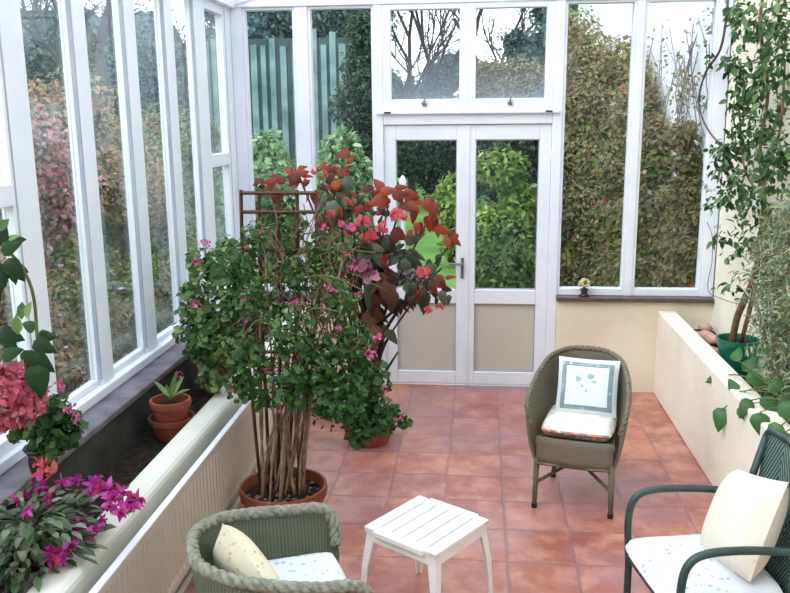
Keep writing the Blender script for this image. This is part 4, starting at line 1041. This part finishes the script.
n_ = 90; P, N, D = blob(cl, n_, shell=.1); P[:, 0] = np.minimum(P[:, 0], XR-.02-cb0[0]); leafmesh('berries', P, N, D, sizes(n_, .045), T_ROUND, L['berry'], root, kind='stuff')
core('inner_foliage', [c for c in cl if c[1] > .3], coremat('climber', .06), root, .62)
mb = MB()
for k in range(10):
    x_ = random.uniform(-.5, .2); mb.tube(catmull([(x_*.5, 0, 0), (x_, random.uniform(-.4,.2), 1.0), (x_+random.uniform(-.4,.2), random.uniform(-.2,.3), 2.1)], 4), .008, 5)
mb.build('stem', MAT['darkbark'], root, smooth=True)
# sparse sprays at the top of the white wall
root = empty('trailing_creeper', (1.55, 7.4, 1.8), 0, 'thin sprays of leaves across the top of the white outer wall', 'climber'); rb = root.location
mb = MB(); PP = []
for k in range(26):
    x = random.uniform(640, 712); y = random.uniform(110, 150); p0 = aX(x, y, 1.6); pts = [loc(p0, rb)]
    dx, dy = random.uniform(-14, 14), -random.uniform(25, 45)
    for j in range(3):
        x += dx*.6+random.uniform(-5,5); y += dy*.8; pts.append(loc(aX(min(x, 713), y, 1.58), rb))
    c_ = catmull(pts, 4); mb.tube(c_, .004, 4); PP += [tuple(p) for p in c_]
mb.build('stem', MAT['twig'], root)
n_ = 420; ii = RNG.integers(0, len(PP), n_); P = np.array(PP)[ii]+RNG.normal(size=(n_,3))*.05; P[:, 0] = np.minimum(P[:, 0], .07)
leafmesh('leaves', P, RNG.normal(size=(n_,3))+np.array([-.5,-.5,.3]), RNG.normal(size=(n_,3)), sizes(n_, .04), T_OVAL, L['climber'], root)

# yellow-green shrub behind the right leaf
c = aY(508, 225, 8.6)
shrub('garden_shrub', 'bright yellow-green shrub behind the right door leaf', 'shrub', (c.x, 8.6, .82), (.24,.4,.78), 30, .2, 9000, .075, 'lime', tpl=T_OVAL)
c = aY(500, 262, 7.9)
shrub('garden_shrub', 'darker leafy bush low in front of the yellow-green shrub', 'shrub', (c.x+.05, 7.9, .5), (.28,.3,.4), 18, .17, 4500, .07, 'shrub', tpl=T_OVAL)
c = aY(454, 218, 11.5)
shrub('garden_shrub', 'lime green bush on the lawn behind the left door leaf', 'shrub', (c.x, 11.5, .6), (.14,.3,.5), 14, .18, 3500, .09, 'lime', tpl=T_OVAL)
# left back windows
c = aY(250, 200, 8.5)
shrub('garden_shrub', 'pale green bush at the foot of the back left window', 'shrub', (c.x, 8.5, .85), (.4,.4,.95), 22, .2, 5000, .075, 'palebush', tpl=T_OVAL)
c = aY(335, 190, 8.8)
shrub('garden_shrub', 'tall pale green bush between the trellis and the door', 'shrub', (c.x, 8.8, .85), (.38,.4,.98), 22, .19, 5000, .08, 'palebush', tpl=T_OVAL)
c = aY(225, 150, 10)
shrub('garden_shrub', 'dusky pink bush in front of the board fence', 'shrub', (c.x+.5, 10, .85), (.5,.4,.8), 18, .26, 5000, .06, 'heather', 'corebrown')

# board fence
fx0 = aY(205, 100, 14).x; fx1 = aY(388, 100, 14).x; zt_ = aY(300, 25, 14).z
fn = empty('board_fence', (0,14,-.1), 0, 'tall weathered grey-green vertical board fence behind the back left window', 'fence')
fm = plain('weathered_board', rgb(140,170,168), rgb(100,132,130), .85, 3, .4)
mb = MB(); x = fx0; i = 0
while x < fx1:
    mb.box(x, x+random.uniform(.07,.11), 0, .03, 0, zt_+random.uniform(-.25,.05)); x += random.uniform(.14,.2)
mb.build('board', fm, fn)
MB().box(fx0, fx1, .031, .06, 0, zt_-.1).build('shadow_backing', plain('fence_gap_shade', rgb(74,98,98), rgb(56,76,78), .9, 3), fn)  # dark sheet stands in for shadow lines between the boards
MB().box(fx0, fx1, -.03, 0.0, .4, .48).build('rail', fm, fn)

# trees
def tree(label, c, R, nl, lr, nleaf, size, leaf, corem='coreteal', tpl=T_RHOMB, cs=.68):
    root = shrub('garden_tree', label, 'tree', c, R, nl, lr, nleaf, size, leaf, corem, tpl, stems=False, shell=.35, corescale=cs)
    MB().tube([(0,0,0), (0.1,0,c[2]*.5), (0,0,c[2]+.3)], [.22,.16,.08], 8).build('trunk', MAT['darkbark'], root, smooth=True)
    return root
def tc_(px, py, Y): c = aY(px, py, Y); return (c.x, Y, c.z)
tree('dark ivy-clad tree just left of the double doors', (tc_(366,120,12.5)[0], 12.5, 2.0), (.2,.5,1.55), 26, .3, 16000, .07, 'tree_dark')
x_, y_, z_ = tc_(285, 30, 19); tree('broad teal evergreen above the board fence', (x_, y_, 5.2), (2.6,1.2,2.0), 40, .8, 16000, .12, 'conifer')
x_, y_, z_ = tc_(340, 20, 24); tree('grey-green tree showing over the dark tree left of the doors', (x_, y_, 4.6), (.9,1.2,3.4), 30, .7, 12000, .13, 'misty')
x_, y_, z_ = tc_(425, 90, 26); tree('misty low tree mass in the left transom pane', (x_-.2, y_, 1.9), (2.2,1,1.9), 36, .7, 14000, .12, 'misty')
x_, y_, z_ = tc_(545, 60, 24); tree('tall dark conifer rising through the right transom pane', (x_+.1, y_, 3.6), (.95,1,2.9), 34, .65, 15000, .12, 'conifer')
x_, y_, z_ = tc_(485, 95, 21); tree('rusty-leaved tree low in the right transom pane', (x_+.5, y_, 2.1), (.9,.6,1.1), 26, .45, 9000, .1, 'climber', 'corebrown')
x_, y_, z_ = tc_(430, 160, 17.5); tree('dark evergreen bank across the end of the lawn', (x_+.2, y_+1.5, 1.15), (2.4,.5,.75), 40, .5, 14000, .09, 'tree_dark')
x_, y_, z_ = tc_(585, 20, 18); tree('blue-green tree above the brown climber on the right', (x_, y_, 4.0), (.7,1,2.6), 30, .55, 13000, .11, 'conifer')

x_, y_, z_ = tc_(545, 150, 16); tree('dark bushy bank behind the yellow-green shrub', (x_+.1, y_, 1.1), (1.2,.5,.9), 30, .5, 12000, .09, 'tree_dark')

def bare_tree(base, h, label, seed=1, spread=.5, r0=.11, lean=0):
    random.seed(seed); root = empty('bare_tree', base, 0, label, 'tree'); mb = MB()
    def br(p, d, ln, r_, k):
        q = p+d*ln*.5+Vector((random.uniform(-.06,.06)*ln,)*3); e_ = p+d*ln
        mb.tube([p, q, e_], [r_, r_*.85, r_*.68], 5 if k > 1 else 4, caps=False)
        if k == 0: return
        for _ in range(3 if k > 1 else 4):
            nd = (d+Vector((random.uniform(-1,1), random.uniform(-1,1), random.uniform(-.35,.7)))*spread*1.4).normalized()
            br(e_ if random.random() < .6 else q, nd, ln*random.uniform(.6,.85), r_*.62, k-1)
    br(Vector((0,0,0)), Vector((lean,0,1)).normalized(), h*.36, r0, 5)
    mb.build('branches', MAT['darkbark'], root); return root
bx_ = tc_(412, 60, 22); bare_tree((bx_[0], 22, -.1), 8.5, 'bare-branched tree against the sky, left half of the left transom pane', 3)
bx_ = tc_(452, 60, 23); bare_tree((bx_[0], 23, -.1), 9, 'bare-branched tree against the sky, right half of the left transom pane', 8)
bx_ = tc_(484, 60, 24); bare_tree((bx_[0], 24, -.1), 8, 'bare tree at the left edge of the right transom pane', 5)
bare_tree((-9.2, 9.5, -.1), 9, 'bare tree against the sky seen past the left wall', 12, r0=.14)
bare_tree((-6.0, 13.2, -.1), 8.5, 'bare tree beyond the far left vent window', 15, r0=.14)
random.seed(21)

# hedge along the left
hl = [('dusky red shrub outside the nearest left window', -3.1, 3.2, 'hedgered', 1.15, 1.2), ('red-leaved shrub outside the second left pane', -3.3, 4.9, 'hedgered', 1.2, 1.15), ('brown and red shrub outside the third left pane', -3.3, 6.6, 'hedgebrown', 1.15, 1.15),
      ('olive shrub with rusty tips farther along the left wall', -3.5, 8.4, 'hedgegreen', 1.1, 1.1), ('green shrub beyond the last left mullion', -3.6, 10.4, 'shrub', 1.05, 1.05), ('bright green shrub at the far left corner of the lawn', -3.3, 12.4, 'lime', .8, .7)]
for lb, x_, y_, lf, zc, rz_ in hl:
    shrub('hedge_shrub', lb, 'shrub', (x_, y_, zc), (.55,1.0,rz_*.75), 36, .34, 24000, .05, lf, 'corebrown', group='shrubs outside the left glazing')
for lb, x_, y_, lf in [('low brown undergrowth below the near left panes', -2.45, 3.6, 'hedgebrown'), ('low olive undergrowth below the second left pane', -2.5, 5.2, 'hedgegreen'), ('low undergrowth with added white light flecks by the far left panes', -2.5, 6.9, 'hedgegreen')]:
    def fl(root, lc):
        P, N, D = blob(lc, 160, shell=.1); leafmesh('light_fleck', P, N, D, sizes(160, .03), T_ROUND, fleck_w, root)  # white flecks added as spots of light among the leaves
    fleck_w = leafmat('white_fleck', [rgb(240,240,245), rgb(220,224,235)], .3)
    shrub('low_shrub', lb, 'shrub', (x_, y_, .55), (.28,.85,.5), 26, .24, 12000, .045, lf, 'core', extra=fl, group='low shrubs outside the left glazing')
for k, (x_, y_, zc, r_, lf, lb) in enumerate([(-8, 8, 2.4, 2.0, 'misty', 'misty grey tree outside the nearest left pane'), (-9, 12.5, 2.4, 2.1, 'misty', 'blue-grey tree outside the second left pane'), (-8.5, 16.5, 2.5, 2.2, 'conifer', 'teal tree outside the third left pane'),
                                              (-8, 21, 2.9, 2.3, 'conifer', 'dark teal tree outside the fourth left pane'), (-6.5, 25, 3.4, 2.6, 'tree_dark', 'dark green tree at the far left end of the garden'), (-11, 4.5, 2.2, 2.0, 'misty', 'grey tree far left past the vent window')]):
    tree(lb, (x_, y_, zc), (1.7, 1.8, r_*.62), 40, .85, 26000, .10, lf)
# pale garden post and patio flowers seen through the left leaf
o = MB().lathe([(0,0),(.05,0),(.05,.04),(.03,.06),(.028,.9),(.045,.93),(.045,.98),(.02,1.02),(0,1.03)], 16).build('garden_post', MAT['frame'], smooth=True)
c = aY(403, 215, 10.5); o.location = (c.x, 10.5, -.12); tag(o, 'slim white garden post on the lawn seen through the left door pane', 'post')
o.scale = (1,1,1.3)
c = aY(432, 275, 9.3)
shrub('patio_plant', 'low pale pink patio plants just outside the left door leaf', 'plant', (c.x-.2, 9.4, .12), (.5,.15,.10), 14, .1, 1800, .05, 'heather', base=(c.x-.2, 9.4, -.05), stems=False)
